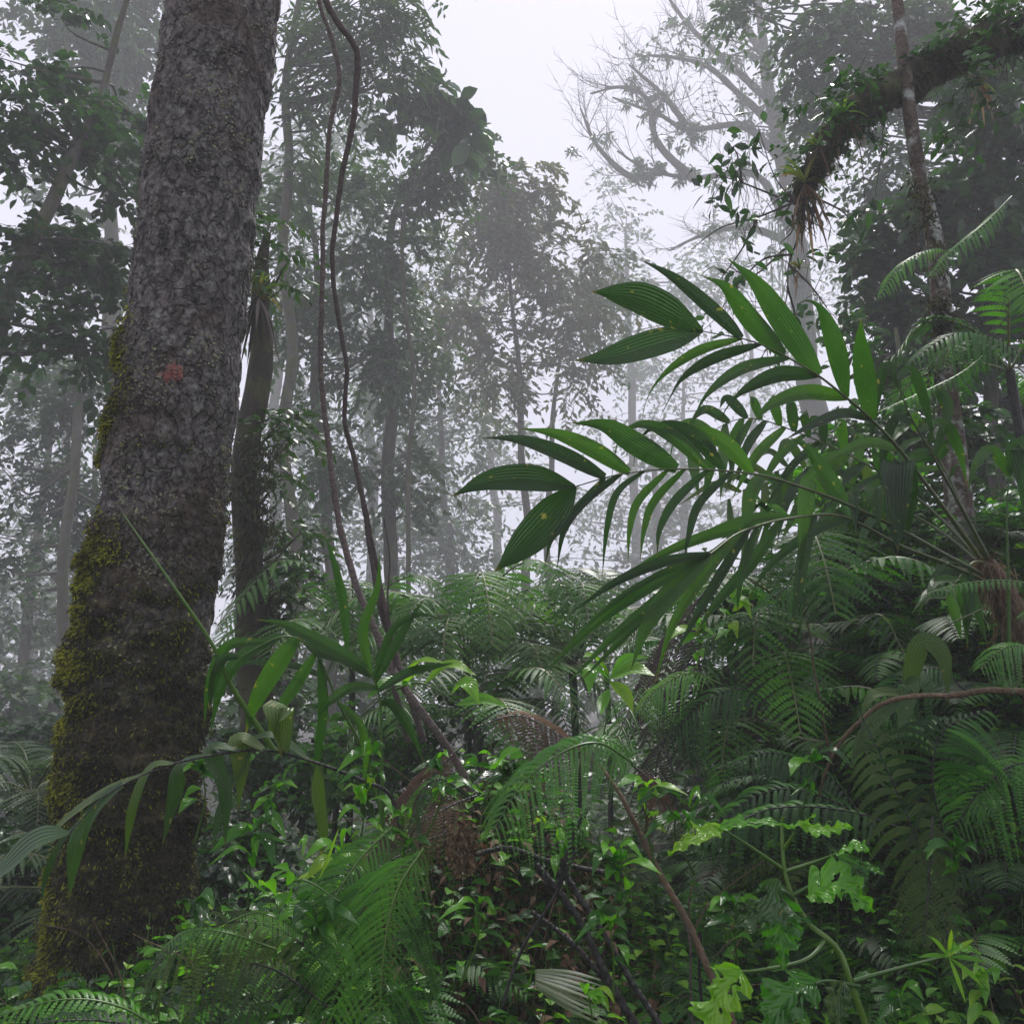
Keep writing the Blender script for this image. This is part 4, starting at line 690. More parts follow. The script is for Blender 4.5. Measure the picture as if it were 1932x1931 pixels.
tw = thing("twig_tangle", "bare twigs with a few dark oval leaves dangling under the bough tip", "branch", P(1518, 372, 6.3)); g = G(); lg = G()
TW = [[(1518, 380), (1505, 450), (1488, 500), (1480, 580), (1430, 690)], [(1515, 375), (1430, 410), (1360, 430), (1305, 470)], [(1500, 385), (1400, 345), (1350, 330)], [(1495, 480), (1440, 490), (1390, 540), (1350, 600)], [(1490, 500), (1530, 540), (1560, 580)], [(1430, 410), (1400, 470), (1350, 540)], [(1485, 540), (1500, 610), (1470, 680)], [(1530, 370), (1590, 400), (1620, 440)], [(1400, 345), (1390, 290), (1370, 270)], [(1480, 470), (1420, 520), (1370, 500)]]
for L_ in TW:
    pts = cr(PL([(x, y, 6.3+rs.normal()*.08) for x, y in L_]), 24); g.tube(pts, np.linspace(.009, .003, 24), 5)
    for j in range(7):
        s = pts[rs.randint(4, 23)]; d = nrm(rs.normal(size=3)+[0, 0, -.4]); g.tube(cr([s, s+d*.12+rs.normal(size=3)*.02, s+d*.26+[0, 0, -.06]], 6), np.linspace(.0035, .0015, 6), 3)
        if rs.rand() < .6:
            m_ = 3; lg.leaves(s+d*.2+rs.normal(size=(m_, 3))*.03, rs.normal(size=(m_, 3))+[0, 0, -.6], rs.normal(size=(m_, 3)), .10, .022, .3, 6, 3)
for (x, y) in ((1435, 240), (1395, 270), (1380, 325), (1350, 320), (1420, 300), (1500, 395), (1530, 400)):
    m_ = 5; lg.leaves(P(x, y, 6.3)+rs.normal(size=(m_, 3))*.05, rs.normal(size=(m_, 3))+[0, 0, -.5], rs.normal(size=(m_, 3)), .12, .026, .3, 6, 3)
g.tube(cr(PL([(1500, 385, 6.3), (1460, 330, 6.3), (1430, 240, 6.3)]), 12), np.linspace(.006, .003, 12), 4)
g.build("twigs", M['lianadark'], tw); lg.build("leaves", M['dark'], tw)
# ================================================================ tree ferns, ferns, herbs
def hit(px, py, dmin=1.2):
    for d in np.arange(dmin, 40, .04):
        q = P(px, py, d)
        if q[2] < ground_h(q[0], q[1]): return q, d
    return P(px, py, 12), 12
def treefern(label, px, py, d, n, L, az0=0, az1=360, kind='treefern', arch=.5, trunk=True, pin=.3, tilt=.35):
    c = P(px, py, d); gz = ground_h(c[0], c[1]); base = np.array([c[0], c[1], min(gz, c[2]-.2)-.1])
    t = thing("tree_fern", label, "tree fern", base)
    if trunk:
        g = G(); g.tube(cr([base, (base+c)/2+[.03, 0, 0], c], 30), np.full(30, .028), 12, fn=lambda V, D: (fbm(V*20, 3)-.4)*.018); g.build("trunk", M['blackstem'], t)
    for i in range(n):
        a = math.radians(az0+(az1-az0)*(i+.3*rs.rand())/n); l = L*(.8+.35*rs.rand()); e = tilt+.25*rs.rand()-.35*(i % 2)
        h = np.array([math.cos(a), math.sin(a), 0]); z = np.array([0, 0, 1.])
        R = [c, c+h*l*.25+z*l*e*.75, c+h*l*.6+z*l*e*.95, c+h*l*.85+z*l*(e*.5), c+h*l*1.0+z*l*(e*.5-arch*.45)]
        g = G(); frond_mesh(g, R, pin*l, 24, 12, .035*l, .35, r0=.009); g.build("frond", [M[kind], M['petiole']], t)
    return t
treefern("tree fern with broad pale crown in the middle of the misty hollow", 880, 1235, 6.8, 18, 1.15)
treefern("tree fern whose fronds arch beside the lower lianas", 665, 1215, 7.4, 13, 1.1, tilt=.4)
treefern("smaller tree fern crowding under the drooping palm tip", 1080, 1255, 7.0, 16, 1.0)
0 and treefern("shadowy tree fern far down in the grey hollow", 1060, 1100, 11.5, 10, 1.9, kind='tree', tilt=.25)
treefern("dim tree fern low in the mist below the forked trees", 1140, 1180, 9.5, 9, 1.3, kind='tree')
treefern("hanging tree fern fronds in the dark hollow behind the mound", 900, 1370, 5.9, 9, 1.0, kind='fern')
treefern("tree fern high on the bank against the right edge trunk", 1905, 700, 5.6, 9, .75, kind='fern')
treefern("tree fern leaning over the bank below the palm fronds", 1500, 1180, 4.9, 9, 1.0, az0=120, az1=330, kind='fern', tilt=.25, trunk=False)
treefern("feathery tree fern at the foot of the bank beside the gap", 1460, 1370, 4.6, 9, .95, az0=110, az1=330, kind='fern', tilt=.2, trunk=False)
treefern("faint palmlike tree fern behind the thick trunk's foot", 60, 1500, 6.5, 11, .8, kind='dark', pin=.4)
treefern("dark fern crown squeezed between trunk foot and dim trunks", 150, 1700, 5.0, 9, .7, kind='dark')
# ---- individually placed fronds
frond_px("fern_frond", "bright arching fern frond combing downward over the black stalks", [(1195, 1440, 3.0), (1130, 1402, 2.95), (1060, 1420, 2.9), (985, 1480, 2.85), (925, 1575, 2.8)], .17, kind='fernlite', stem='stem', droop=1.1, q=34, npn=30, up=(0, -.9, .6), start=.02)
frond_px("fern_frond", "bright frond tip spreading right over the pale gap", [(1090, 1420, 3.05), (1130, 1395, 3.05), (1165, 1405, 3.05), (1195, 1445, 3.05)], .11, kind='fernlite', stem='stem', droop=.5, q=24, npn=18)
frond_px("fern_frond", "long fern frond trailing its comb teeth beside the straw tuft", [(800, 1600, 2.7), (750, 1680, 2.65), (725, 1790, 2.6), (715, 1940, 2.55)], .24, kind='fern', stem='stem', droop=.8, q=40, npn=28, up=(.1, -1, .2), start=.02, fill=.8)
frond_px("fern_frond", "inner long fern frond falling nearest the lower edge", [(790, 1610, 2.75), (700, 1690, 2.7), (650, 1800, 2.65), (620, 1950, 2.6)], .2, kind='fern', stem='stem', droop=.9, q=36, npn=26, up=(-.1, -1, .3), start=.02)
frond_px("fern_frond", "fern frond curling down left of the long trailing fronds", [(740, 1560, 2.9), (680, 1620, 2.85), (630, 1700, 2.8), (600, 1800, 2.75)], .16, kind='fern', stem='stem', droop=.5, q=32, npn=24, up=(-.2, -1, .4), start=.02)
for lab, pts, pin, kd in (
  ("broad green frond skimming the bottom corner under the trunk", [(330, 1960, 2.3), (230, 1900, 2.25), (120, 1885, 2.2), (-20, 1920, 2.15)], .12, 'fernlite'),
  ("low frond overlapping the lowest corner of ground", [(380, 1990, 2.2), (250, 1935, 2.15), (120, 1925, 2.1), (0, 1950, 2.1)], .12, 'fern'),
  ("olive mossy frond drooping over the trunk foot", [(640, 1850, 2.7), (540, 1760, 2.7), (430, 1740, 2.65), (330, 1790, 2.6), (270, 1850, 2.6)], .2, 'fernmoss'),
  ("second olive frond hanging below the first by the trunk foot", [(620, 1900, 2.6), (520, 1830, 2.6), (430, 1820, 2.55), (350, 1880, 2.5)], .17, 'fernmoss'),
  ("lime frond tip jutting over the olive frond", [(430, 1740, 2.6), (480, 1722, 2.6), (530, 1735, 2.6), (570, 1765, 2.6)], .045, 'fernlite'),
  ("slim lime frond spreading across dark trunk base", [(520, 1790, 2.6), (430, 1760, 2.55), (360, 1755, 2.55), (310, 1785, 2.5)], .05, 'fernlite'),
  ("big bank frond with pale comb edge under the bare stick", [(1700, 1600, 3.3), (1610, 1530, 3.3), (1510, 1490, 3.3), (1430, 1500, 3.3), (1340, 1560, 3.3)], .22, 'fern'),
  ("upper bank frond arching toward the misty gap", [(1640, 1560, 3.5), (1560, 1460, 3.5), (1460, 1420, 3.5), (1380, 1440, 3.5)], .2, 'fern'),
  ("long straight bank frond pointing at the tan cane", [(1720, 1570, 3.1), (1600, 1530, 3.1), (1460, 1525, 3.1), (1340, 1575, 3.1), (1290, 1600, 3.1)], .13, 'fern'),
  ("dark frond fanning over the bank's mossy face", [(1480, 1350, 3.9), (1400, 1300, 3.9), (1320, 1330, 3.9), (1260, 1400, 3.9)], .22, 'fern'),
  ("pale green frond poking from bank into the gap", [(1360, 1290, 4.0), (1300, 1270, 4.0), (1240, 1300, 4.0), (1205, 1340, 4.0)], .15, 'fernlite'),
  ("yellow tinged frond just under the pale gap frond", [(1360, 1370, 4.0), (1300, 1350, 4.0), (1250, 1360, 4.0), (1215, 1385, 4.0)], .13, 'fernmoss'),
  ("frond sweeping down the bank toward the hollow", [(1560, 1180, 4.2), (1460, 1150, 4.2), (1360, 1190, 4.2), (1280, 1270, 4.2)], .24, 'fern'),
  ("dark frond high on the bank under the palm's strap leaves", [(1680, 1140, 4.0), (1600, 1080, 4.0), (1500, 1100, 4.0), (1420, 1160, 4.0)], .22, 'fern'),
  ("shaded frond hanging behind the pale palm shoot", [(1820, 1300, 3.6), (1760, 1260, 3.6), (1680, 1300, 3.6), (1620, 1380, 3.6)], .2, 'fern'),
  ("olive frond standing tall with black midrib on the bank", [(1840, 1900, 2.7), (1780, 1740, 2.75), (1720, 1560, 2.8), (1650, 1400, 2.9), (1620, 1340, 2.9)], .2, 'fernmoss'),
  ("wide olive frond lit along the edge by the bare stick", [(1800, 1640, 2.9), (1760, 1480, 2.9), (1780, 1380, 2.9), (1860, 1340, 2.9)], .24, 'fern'),
  ("bright fern frond entering at the edge beneath the palm base", [(2010, 1300, 3.0), (1950, 1230, 3.0), (1900, 1220, 3.0), (1850, 1260, 3.0)], .14, 'fernlite'),
  ("slender lime frond pointing across from the palm base", [(1990, 1110, 3.2), (1890, 1095, 3.2), (1800, 1105, 3.2), (1735, 1125, 3.2)], .035, 'fernlite'),
  ("short lime frond below the slender lime one", [(1990, 1140, 3.1), (1950, 1150, 3.1), (1920, 1165, 3.1)], .05, 'fernlite'),
  ("hanging mossy frond like a broom in the dark bank", [(1760, 1540, 2.75), (1755, 1620, 2.7), (1750, 1700, 2.65), (1740, 1780, 2.6)], .11, 'fernmoss'),
  ("fine frond catching light at the edge over the bank", [(2000, 1480, 2.9), (1930, 1440, 2.9), (1860, 1480, 2.9), (1800, 1560, 2.9)], .2, 'fern'),
  ("small bluish frond glinting beside the tattered vine", [(1650, 1680, 2.7), (1600, 1620, 2.7), (1560, 1590, 2.7)], .07, 'fern'),
  ("green frond drooping beside the thin dark twig", [(880, 1500, 3.0), (830, 1470, 3.0), (790, 1500, 3.0), (770, 1560, 3.0)], .1, 'fern'),
  ("lacy lime frond in front of the blotched trunk", [(1800, 480, 5.3), (1760, 470, 5.3), (1700, 500, 5.3), (1660, 560, 5.3)], .12, 'fernlite'),
  ("lacy lime frond climbing beside the blotched trunk", [(1910, 370, 5.3), (1860, 420, 5.3), (1800, 470, 5.3), (1755, 520, 5.3)], .12, 'fernlite'),
  ("lime frond hanging over the spreading palm leaflets", [(1890, 640, 5.0), (1820, 700, 5.0), (1740, 740, 5.0), (1650, 780, 5.0)], .07, 'fernlite'),
  ("dense green frond crossing the foot of the blotched trunk", [(1960, 700, 5.0), (1880, 640, 5.0), (1800, 630, 5.0), (1720, 680, 5.0)], .3, 'fern')):
    frond_px("fern_frond", lab, pts, pin, kind=kd, droop=.7, q=max(12, int(pin*130)), npn=24, r0=.004, stem='stem' if kd == 'fernlite' else 'blackstem', up=(0, -.55, 1))
# climbing wiry vine
g_ = liana("wiry_vine", "wiry green vine looping across the blotched trunk", [(1990, 500, 5.2), (1880, 620, 5.2), (1760, 750, 5.2)][::-1]+[(1932, 520, 5.2)], [.003, .003], mat='lianadark')
liana("wiry_vine", "thin straight vine sloping under the dangling twigs", [(1600, 470, 5.8), (1480, 470, 5.8), (1590, 745, 5.8)][:1]+[(1720, 560, 5.8), (1500, 500, 5.8), (1400, 470, 5.8), (1290, 690, 5.8)][0:0]+[(1680, 760, 5.8)], [.003, .002], mat='lianadark')
# ---- generic ferns growing on the ground
lab_f = ["fern clump rooted on the brown mound's crest", "fern clump low on the mound facing the black stalks", "fern clump beside the thick trunk's mossy foot", "fern clump under the young palm", "fern clump in the dark hollow left of the mound", "fern clump at the bottom edge under the trailing fronds",
         "fern clump on the bank's lower face", "fern clump halfway up the bank", "fern clump under the bare stick", "fern clump at bank top near palm base", "fern clump behind the tattered vine", "fern clump in the bottom corner past the tattered vine", "fern clump between tan cane and bank", "fern clump at the foot of the tan cane",
         "fern clump on the bank's rim against the mist", "fern clump on the shaded rim below drooping palm leaflets", "fern clump under the edge of the olive fronds", "fern clump by the pink rootlet", "fern clump left of the straw tuft", "fern clump in front of the trunk by the lower edge"]
spots = [(930, 1400), (1010, 1520), (420, 1780), (640, 1560), (560, 1640), (760, 1860), (1330, 1560), (1420, 1400), (1700, 1420), (1780, 1200), (1560, 1660), (1880, 1800), (1270, 1620), (1400, 1820), (1360, 1180), (1540, 1080), (1880, 1560), (1240, 1830), (720, 1640), (480, 1900)]
for i, (x, y) in enumerate(spots):
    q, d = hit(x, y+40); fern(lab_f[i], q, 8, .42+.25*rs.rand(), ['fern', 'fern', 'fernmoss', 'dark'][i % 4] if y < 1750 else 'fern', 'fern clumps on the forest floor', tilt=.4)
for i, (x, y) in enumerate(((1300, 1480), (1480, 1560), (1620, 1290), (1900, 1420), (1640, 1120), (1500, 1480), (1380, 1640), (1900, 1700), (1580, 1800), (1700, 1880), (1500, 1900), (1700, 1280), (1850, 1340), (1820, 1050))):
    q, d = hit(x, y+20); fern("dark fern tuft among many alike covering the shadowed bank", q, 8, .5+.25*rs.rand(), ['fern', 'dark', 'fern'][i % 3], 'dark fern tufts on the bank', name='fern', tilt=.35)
# ---- undergrowth scattered as ground cover
def herbs(name, label, n, region, L, W, mat, hmin=.05, hmax=.35, nl=7, droop=.4, n_=5, k_=3, flt=None):
    g = G(); x = rs.uniform(region[0], region[1], n*3); y = rs.uniform(region[2], region[3], n*3)
    keep_ = np.ones(len(x), bool) if flt is None else flt(x, y)
    keep_ &= np.abs(x) < y*.68+.4; x = x[keep_][:n]; y = y[keep_][:n]; z = ground_h(x, y); m = len(x)
    h = hmin+(hmax-hmin)*rs.rand(m); lean = rs.normal(size=(m, 2))*.25; t = np.linspace(0, 1, 4)
    S = np.stack([x[:, None]+lean[:, :1]*h[:, None]*t**1.5, y[:, None]+lean[:, 1:]*h[:, None]*t**1.5, z[:, None]+h[:, None]*t], -1)
    g.tube(S, np.array([.003, .003, .002, .0015]), 3, 1)
    a = rs.rand(m, nl); idx = (np.arange(nl)/nl*.7+.3)[None]*np.ones((m, 1)); o = np.stack([x[:, None]+lean[:, :1]*h[:, None]*idx**1.5, y[:, None]+lean[:, 1:]*h[:, None]*idx**1.5, z[:, None]+h[:, None]*idx], -1)
    az = (np.arange(nl)*2.4)[None]+rs.rand(m, 1)*6.28+a; d = np.stack([np.cos(az), np.sin(az), .35+.5*(a-.5)], -1)
    s = (.6+.8*rs.rand(m, 1))*np.ones((1, nl)); rr = np.clip(rs.rand(m, 1)*.7+rs.rand(m, nl)*.3, 0, 1)
    g.leaves(o.reshape(-1, 3), d.reshape(-1, 3), np.array([0, 0, 1.])+rs.normal(size=(m*nl, 3))*.35, (L*s).ravel(), (W*s).ravel(), droop, n_, k_, mat=0, r=rr.ravel())
    o_ = g.build(name, [M[mat], M['stem']]); o_['kind'] = 'stuff'; o_['label'] = label; return o_
herbs("undergrowth", "dense tangle of small dark leaved herbs covering the slope", 5200, (-5, 5.5, 2.0, 8), .075, .02, 'dark', .04, .4, 8)
herbs("undergrowth", "scattered fresh green broad leaved herbs on the slope", 3800, (-3, 4, 2.0, 6), .085, .024, 'broad', .08, .45, 7)
herbs("undergrowth", "bright young leaves dotted through the darker herbs", 1100, (-2.6, 3.6, 1.9, 5.5), .06, .02, 'bright', .1, .5, 6)
herbs("undergrowth", "wispy grassy leaves between the herbs", 2600, (-4, 5, 2.0, 7.5), .16, .004, 'fern', .03, .2, 9, .7)
herbs("undergrowth", "dim leafy shrubs filling the misty valley floor", 3600, (-14, 12, 7, 22), .16, .045, 'tree', .3, 1.6, 9, .5, 3, 2)
herbs("leaf_litter", "dead curled fern leaves matted over the mound and bank", 3600, (-1.4, 3.2, 3.2, 7.5), .07, .012, 'darkdead', .02, .14, 7, .9, 3, 2)
herbs("leaf_litter", "rust brown dead fronds matted over the mound crest", 1300, (-.7, .6, 3.5, 5.2), .06, .012, 'dead', .04, .34, 8, .8, 3, 2)
g = G()
for j in range(150):
    x, y = rs.uniform(-1.6, 3), rs.uniform(2.6, 6); z = float(ground_h(x, y)); a = rs.rand()*3.14; l = .25+.7*rs.rand(); h0, h1 = .1+.3*rs.rand(), rs.rand()*.7
    s_ = np.array([x, y, z-.02]); e_ = s_+[math.cos(a)*l, math.sin(a)*l*.4, h1]; g.tube(cr([s_, (s_+e_)/2+rs.normal(size=3)*.06+[0, 0, h0*.3], e_], 14), np.linspace(.004, .0015, 14)*(.6+rs.rand()), 4)
o_ = g.build("fallen_twigs", M['brownstick']); o_['kind'] = 'stuff'; o_['label'] = "thin dead twigs and wiry stems tangled through the undergrowth"
# dead fern mats hanging on the mound
for lab, pts, kd, pin in (("rust brown dead frond along the mound crest", [(900, 1370, 4.0), (980, 1350, 4.0), (1060, 1390, 4.0), (1120, 1440, 4.0)], 'dead', .16), ("brown dead frond slumped down the mound's flank", [(880, 1400, 3.9), (820, 1460, 3.8), (770, 1560, 3.7), (700, 1650, 3.6)], 'dead', .22),
    ("olive brown matted frond along the mound's lower flank", [(860, 1560, 3.3), (780, 1600, 3.25), (700, 1650, 3.2), (620, 1740, 3.1)], 'fernmoss', .16), ("pale dried frond curled over the straw tuft", [(900, 1500, 3.3), (850, 1520, 3.25), (800, 1550, 3.2), (760, 1590, 3.2)], 'straw', .08),
    ("dark dead frond hanging from the bank rim", [(1340, 1100, 4.2), (1290, 1180, 4.2), (1250, 1280, 4.2), (1220, 1400, 4.2)], 'darkdead', .2), ("dark dead frond under the palm leaflets on the bank", [(1500, 1200, 4.2), (1420, 1240, 4.2), (1340, 1330, 4.2), (1300, 1440, 4.2)], 'darkdead', .24),
    ("withered frond at the bright frond's root", [(1190, 1440, 3.1), (1230, 1480, 3.1), (1250, 1540, 3.1)], 'dead', .09), ("withered dangling frond beside the misty gap", [(1260, 1380, 3.9), (1240, 1440, 3.9), (1235, 1510, 3.9)], 'darkdead', .14)):
    frond_px("dead_frond", lab, pts, pin, kind=kd, droop=1., q=int(8+pin*60), npn=22, wk=.9, r0=.004, up=(0, -.7, .7))
g = G(); c = P(872, 1600, 2.95)
g.leaves(c+rs.normal(size=(700, 3))*[.02, .015, .035], rs.normal(size=(700, 3))+[0, -.3, -.2], rs.normal(size=(700, 3)), .018, .006, .5, 4, 3, wave=.6)
tag(g.build("dry_tuft", M['straw']), "tan crumpled tuft of dry fern beside the black stalks", "dead leaf", kind="stuff")
# ---- broad leaved sprigs
def sprig(name, label, stem, leaves_, mat='bright', d=3., r=.004, smat='stem', n_=12):
    t = thing(name, label, "plant", P(*stem[0])); g = G(); g.tube(cr(PL(stem), 30), np.linspace(r, r*.5, 30), 8); g.build("stem", M[smat], t)
    for (hw, pts) in leaves_:
        g = G(); dd = pts[0][2] if len(pts[0]) > 2 else d; m = len(pts); q = cr(PL([(a[0], a[1], dd-.06*i) for i, a in enumerate(pts)]), n_)
        W = np.interp(np.linspace(0, 1, n_), [0, .12, .35, .6, .85, 1], [.05, .55, 1, .85, .3, .01])*hw/FPX*dd
        N = nrm(nrm(EYE-q.mean(0))*.7+np.array([rs.normal()*.35, -.1, .8])); g.ribbon(q[None], W[None], N[None], 5, .3, r=[.2+.8*rs.rand()], wave=.06); g.build("leaf", M[mat], t)
def fan(x, y, n, L, a0, a1, hw):
    out = []
    for i in range(n):
        a = math.radians(a0+(a1-a0)*i/max(1, n-1)+rs.normal()*26); l = L*(.35+.75*rs.rand()); dx, dy = math.cos(a), -math.sin(a)*.8; o = rs.rand()**2*80; ox = rs.normal()*6
        out.append((hw*(.45+.6*rs.rand())*min(1, l/L+.2), [(x+ox, y+o), (x+ox+dx*l*.5, y+o+dy*l*.5-l*.08), (x+ox+dx*l*(1+.2*rs.normal()), y+o+dy*l*.7+l*(.2+.35*rs.rand()))]))
    return out
sprig("leafy_sprig", "bright narrow leaved sprig leaning over the mound beside the lianas", [(745, 1300, 3.4), (800, 1290, 3.4), (880, 1340, 3.45), (960, 1400, 3.5)], [(17, [(780, 1290), (730, 1290), (690, 1320)]), (15, [(800, 1290), (850, 1255), (900, 1275)]), (20, [(850, 1310), (880, 1290), (905, 1330)]), (14, [(860, 1330), (910, 1320), (960, 1335)]), (16, [(760, 1290), (790, 1250), (840, 1250)])], d=3.4)
sprig("leafy_sprig", "sprig of five drooping lime leaves against the misty gap", [(1130, 1430, 3.4), (1145, 1350, 3.4), (1150, 1280, 3.4)], [(20, [(1150, 1280), (1118, 1265), (1112, 1310)]), (22, [(1150, 1280), (1195, 1265), (1236, 1275)]), (13, [(1150, 1280), (1180, 1245), (1225, 1240)]), (13, [(1150, 1285), (1180, 1310), (1195, 1345)]), (11, [(1150, 1300), (1135, 1330), (1135, 1350)]), (15, [(1150, 1275), (1120, 1240), (1100, 1240)])], d=3.4)
sprig("leafy_sprig", "lone folded green leaf cluster glowing over the mound's shaded side", [(905, 1530, 3.1), (930, 1480, 3.1), (945, 1450, 3.1)], [(26, [(925, 1465), (950, 1430), (985, 1412)]), (18, [(930, 1480), (975, 1490), (1010, 1480)]), (16, [(915, 1500), (880, 1480), (850, 1490)])], d=3.1)
sprig("yellow_sprig", "yellow green sprig floating before the dark trunk foot", [(640, 1700, 2.7), (570, 1660, 2.7), (510, 1690, 2.7)], [(14, [(540, 1670), (545, 1640), (515, 1635)]), (16, [(520, 1690), (505, 1665), (540, 1640)]), (16, [(520, 1690), (545, 1700), (550, 1670)]), (12, [(510, 1690), (480, 1670), (455, 1640)]), (8, [(600, 1660), (620, 1610), (640, 1560)]), (7, [(560, 1600), (575, 1580), (570, 1620)])], d=2.7)
for i, (x, y, n_, L, a0, a1, hw, mt, lab) in enumerate([(640, 1600, 6, 75, -30, 200, 16, 'bright', "bright herb beside the pale hanging palm blade"), (600, 1740, 7, 95, -60, 190, 22, 'broad', "rosette of glossy wet leaves left of the long fern fronds"), (700, 1420, 6, 60, 0, 180, 12, 'broad', "small herb hiding the foot of the young palm"),
    (830, 1440, 6, 60, -20, 190, 13, 'broad', "veined leaf herb on the mound crest"), (760, 1540, 6, 60, 0, 200, 14, 'broad', "herb with cupped leaves over brown fronds"), (1060, 1560, 6, 65, -60, 120, 14, 'broad', "herb behind the comb teeth of the bright frond"), (1220, 1480, 7, 60, 0, 180, 15, 'bright', "lime leaf herb by the root of the bright frond"),
    (1290, 1500, 7, 85, 0, 180, 14, 'broad', "ribbed leaf herb spreading before the bank ferns"), (1170, 1620, 7, 80, -10, 190, 20, 'broad', "broad ribbed leaves beside the tan cane"), (1150, 1740, 7, 70, -60, 220, 17, 'broad', "shaded herb below the black stub"), (1390, 1700, 6, 70, 0, 200, 14, 'broad', "herb at the left of the tattered vine"),
    (1110, 1870, 4, 60, -100, 60, 17, 'bright', "lone lime leaves by the striped fallen blade"), (480, 1560, 7, 70, -30, 200, 14, 'broad', "herb catching light against the trunk's moss"), (520, 1480, 6, 60, -60, 200, 12, 'broad', "ivy like herb twined round the hanging palm frond"), (380, 1440, 7, 45, -30, 220, 13, 'broad', "pale climbing leaves gathered over the palm midrib"),
    (350, 1700, 5, 50, -80, 160, 14, 'broad', "small leaves climbing the trunk base"), (1850, 1830, 7, 60, -120, 120, 15, 'bright', "split lime leaf herb in the bottom corner"), (1700, 1880, 6, 60, -60, 200, 16, 'broad', "wet three part leaves low in the corner"), (1480, 1880, 7, 70, -60, 220, 16, 'broad', "dull green leaves at the vine's foot"),
    (960, 1460, 6, 60, 0, 180, 14, 'dark', "blue green leaves tucked behind the mound crest"), (690, 1500, 6, 70, 0, 180, 14, 'bright', "backlit herb between young palm and mound"), (1530, 1420, 6, 60, 0, 200, 13, 'broad', "herb under the bend of the bare stick"), (1380, 1130, 8, 60, 20, 170, 14, 'bright', "sunny lime herb on the bank rim below the palm"), (1320, 1190, 8, 55, 40, 200, 12, 'bright', "lime shoots overhanging the misty gap"),
    (1560, 900, 8, 60, 0, 180, 14, 'broad', "climbing leaves behind the palm's middle fronds"), (1450, 960, 8, 55, 20, 190, 12, 'broad', "climbing leaves at the bank's highest rim"), (1800, 1600, 6, 60, 0, 180, 12, 'fern', "wisp of leaves among the olive fronds"), (300, 1880, 6, 60, -30, 180, 12, 'dark', "dark herb by the lower trunk edge"), (800, 1740, 6, 50, -30, 200, 12, 'dark', "dark herb behind the long trailing frond"), (900, 1700, 6, 60, -60, 200, 13, 'broad', "herb under the tan tuft")]):
    d = {0: 3.0}.get(i, 3.0 if y < 1600 else 2.7); d = 4.1 if (x > 1300 and y < 1250) else d
    b, dd = hit(x, min(1990, y+160)); sprig("herb", lab, [(x+rs.normal()*20, y+150, d+.1), (x+rs.normal()*10, y+70, d+.05), (x, y, d)], fan(x, y, n_+4, L, a0, a1, hw), mt, d)
# ---- tattered big vine
def bigleaf(g, pts, hw, d, lobes=5, r=None, eat=.70):
    """leaf with ragged lobes, slanting veins and insect eaten holes"""
    n = 70; nu = 14; q = cr(PL([(a[0], a[1], d-.04*i) for i, a in enumerate(pts)]), n); t = np.linspace(0, 1, n)
    base = np.interp(t, [0, .08, .25, .5, .8, 1], [.08, .8, 1, .85, .45, .01])*hw/FPX*d; N = nrm(nrm(EYE-q.mean(0))*.6+np.array([rs.normal()*.3, -.1, .9]))
    tt = nrm(np.gradient(q, axis=0)); sd = nrm(np.cross(tt, N)); up = np.cross(sd, tt); sv = rs.rand()*90
    for s in (-1, 1):
        sd_ = sv+s*7; z = t*0
        W = base*(.55+.6*sstep(.25, .6, vnoise(np.c_[t*lobes*1.6, z+sd_, z]))); W = W*(.86+.14*(2*np.abs((t*17+.3*vnoise(np.c_[t*8, z+sd_, z])) % 1-.5)))*(.85+.3*vnoise(np.c_[t*30, z+sd_, z]))
        u = np.linspace(0, 1, nu); uu = u[None, :, None]; Wn = W[:, None, None]
        V = q[:, None]+sd[:, None]*(s*uu*Wn)+tt[:, None]*(uu*Wn*.3)+up[:, None]*(.22*uu*Wn+uu*hw/FPX*d*(.16*np.sin(t*math.pi*lobes*2+s)[:, None, None]+.4*(vnoise(np.stack(np.broadcast_arrays(t[:, None]*6, u[None]*3+sd_, u[None]*0), -1))[..., None]-.5)))
        uv = np.stack(np.broadcast_arrays(.5+.5*s*u[None, :], t[:, None]), -1)[None]; g.grid(V[None], uv, .2+.6*rs.rand() if r is None else r)
        fc = np.stack(np.broadcast_arrays((t[:-1]*9)[:, None], (u[:-1]*3.2+sd_)[None], (u[:-1]*0)[None]), -1); kill = (fbm(fc, 2) > eat*.75) & (u[:-1] > .1)[None]
        g.f[-1] = g.f[-1][~kill.ravel()]; g.m[-1] = g.m[-1][~kill.ravel()]
bv = thing("tattered_vine", "thick pale green vine with large insect eaten lobed leaves", "vine", P(1650, 1990, 2.3)); g = G()
g.tube(cr(PL([(1660, 2010, 2.3), (1610, 1870, 2.32), (1580, 1790, 2.35), (1530, 1745, 2.38), (1495, 1690, 2.4), (1480, 1640, 2.42), (1475, 1560, 2.45), (1478, 1540, 2.45)]), 90), np.linspace(.0095, .004, 90), 12, fn=lambda V, D: .0012*np.sin(np.arctan2(D[..., 2], D[..., 0])*7))
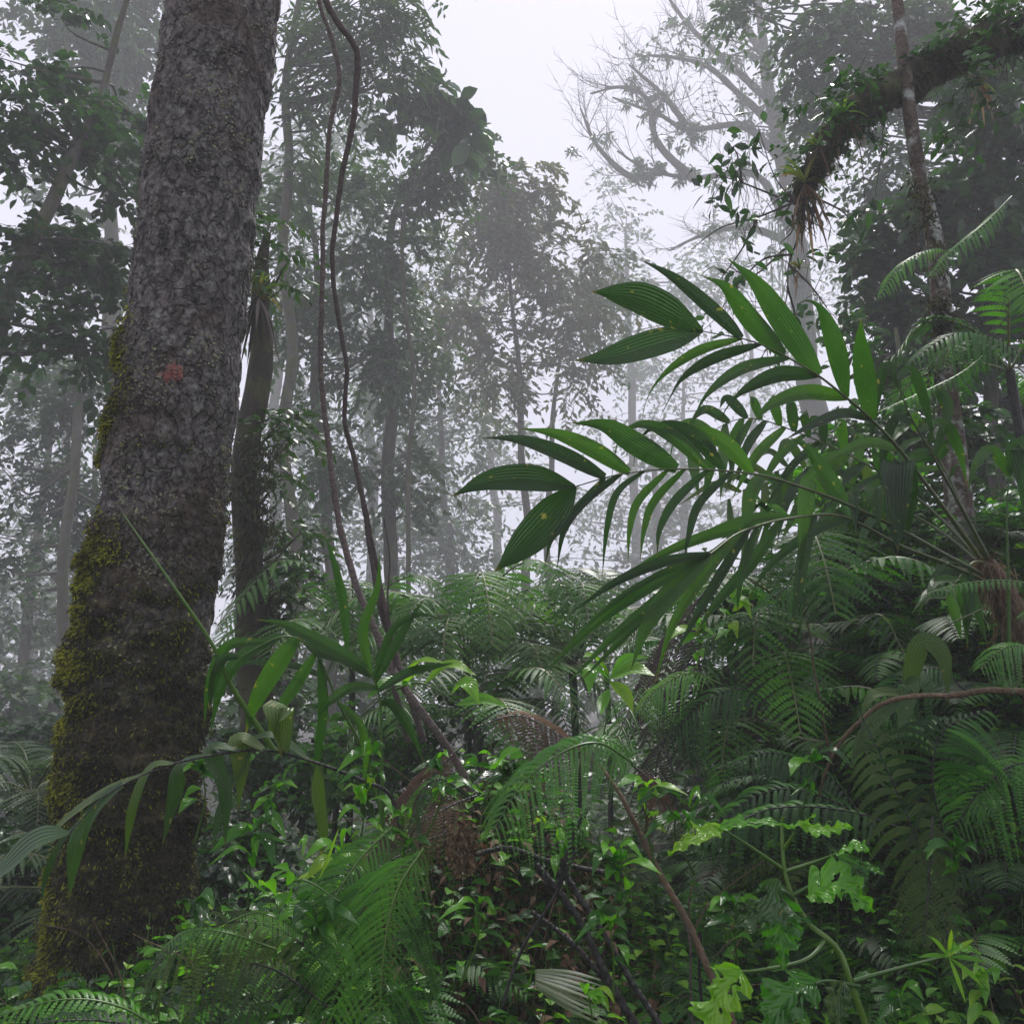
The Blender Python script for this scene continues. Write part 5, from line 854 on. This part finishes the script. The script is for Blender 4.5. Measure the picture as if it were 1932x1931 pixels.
for s_ in ([(1612, 1850, 2.32), (1700, 1825, 2.3), (1800, 1800, 2.28)], [(1560, 1770, 2.37), (1520, 1810, 2.3), (1430, 1830, 2.25), (1380, 1832, 2.2)], [(1478, 1640, 2.42), (1420, 1600, 2.4), (1365, 1565, 2.35)], [(1478, 1645, 2.42), (1540, 1625, 2.4), (1580, 1610, 2.35)], [(1495, 1690, 2.4), (1540, 1665, 2.38), (1590, 1640, 2.36)], [(1480, 1600, 2.43), (1500, 1570, 2.4)], [(1500, 1700, 2.4), (1470, 1670, 2.36), (1462, 1690, 2.3)], [(1620, 1860, 2.32), (1560, 1850, 2.25), (1530, 1860, 2.2)]):
    g.tube(cr(PL(s_), 20), np.linspace(.006, .003, 20), 8)
g.build("stem", M['stem'], bv)
for hw, d, mt, pts in ((30, 2.35, 'bright', [(1365, 1565), (1320, 1575), (1260, 1610)]), (18, 2.35, 'bright', [(1355, 1562), (1420, 1550), (1500, 1560)]), (22, 2.35, 'bright', [(1510, 1560), (1560, 1565), (1610, 1560)]), (12, 2.4, 'bright', [(1485, 1560), (1510, 1555), (1540, 1535)]), (24, 2.35, 'bright', [(1580, 1612), (1610, 1600), (1640, 1605)]), (13, 2.3, 'broad', [(1580, 1615), (1640, 1640), (1670, 1650)]),
    (50, 2.3, 'bright', [(1520, 1690), (1580, 1670), (1650, 1720)]), (45, 2.2, 'palm2', [(1470, 1660), (1440, 1720), (1380, 1750)]), (38, 2.2, 'broad', [(1470, 1680), (1475, 1760), (1480, 1830)]), (50, 2.1, 'bright', [(1400, 1830), (1360, 1880), (1320, 1990)]), (45, 2.1, 'broad', [(1540, 1850), (1480, 1890), (1420, 1990)]), (26, 2.2, 'palm2', [(1590, 1850), (1580, 1900), (1590, 1950)]), (16, 2.25, 'bright', [(1780, 1800), (1810, 1790), (1850, 1800)]), (16, 2.3, 'broad', [(1640, 1650), (1600, 1690), (1620, 1700)]), (20, 2.3, 'broad', [(1440, 1790), (1470, 1740), (1540, 1740)])):
    g = G(); bigleaf(g, pts, hw, d); g.build("leaf", M[mt], bv)
g = G()
for j in range(7): g.leaves(np.array([P(1790, 1805, 2.25)]), [[math.cos(j*.7-1.3), -.2, math.sin(j*.7-1.3)]], [[0, -1, .5]], .09, .006, .2, 6, 3)
g.build("leaflets", M['bright'], bv)
# striped fallen blade on the dark floor
g = G()
for j in range(9): leaflet(g, [(1010, 1830+j*4), (1080, 1835+j*9), (1170, 1860+j*11)], 5, 3.0, 2.9, tilt=1)
tag(g.build("fallen_blade", M['palm2']), "striped fallen palm blade lying under the black stalks", "dead leaf")
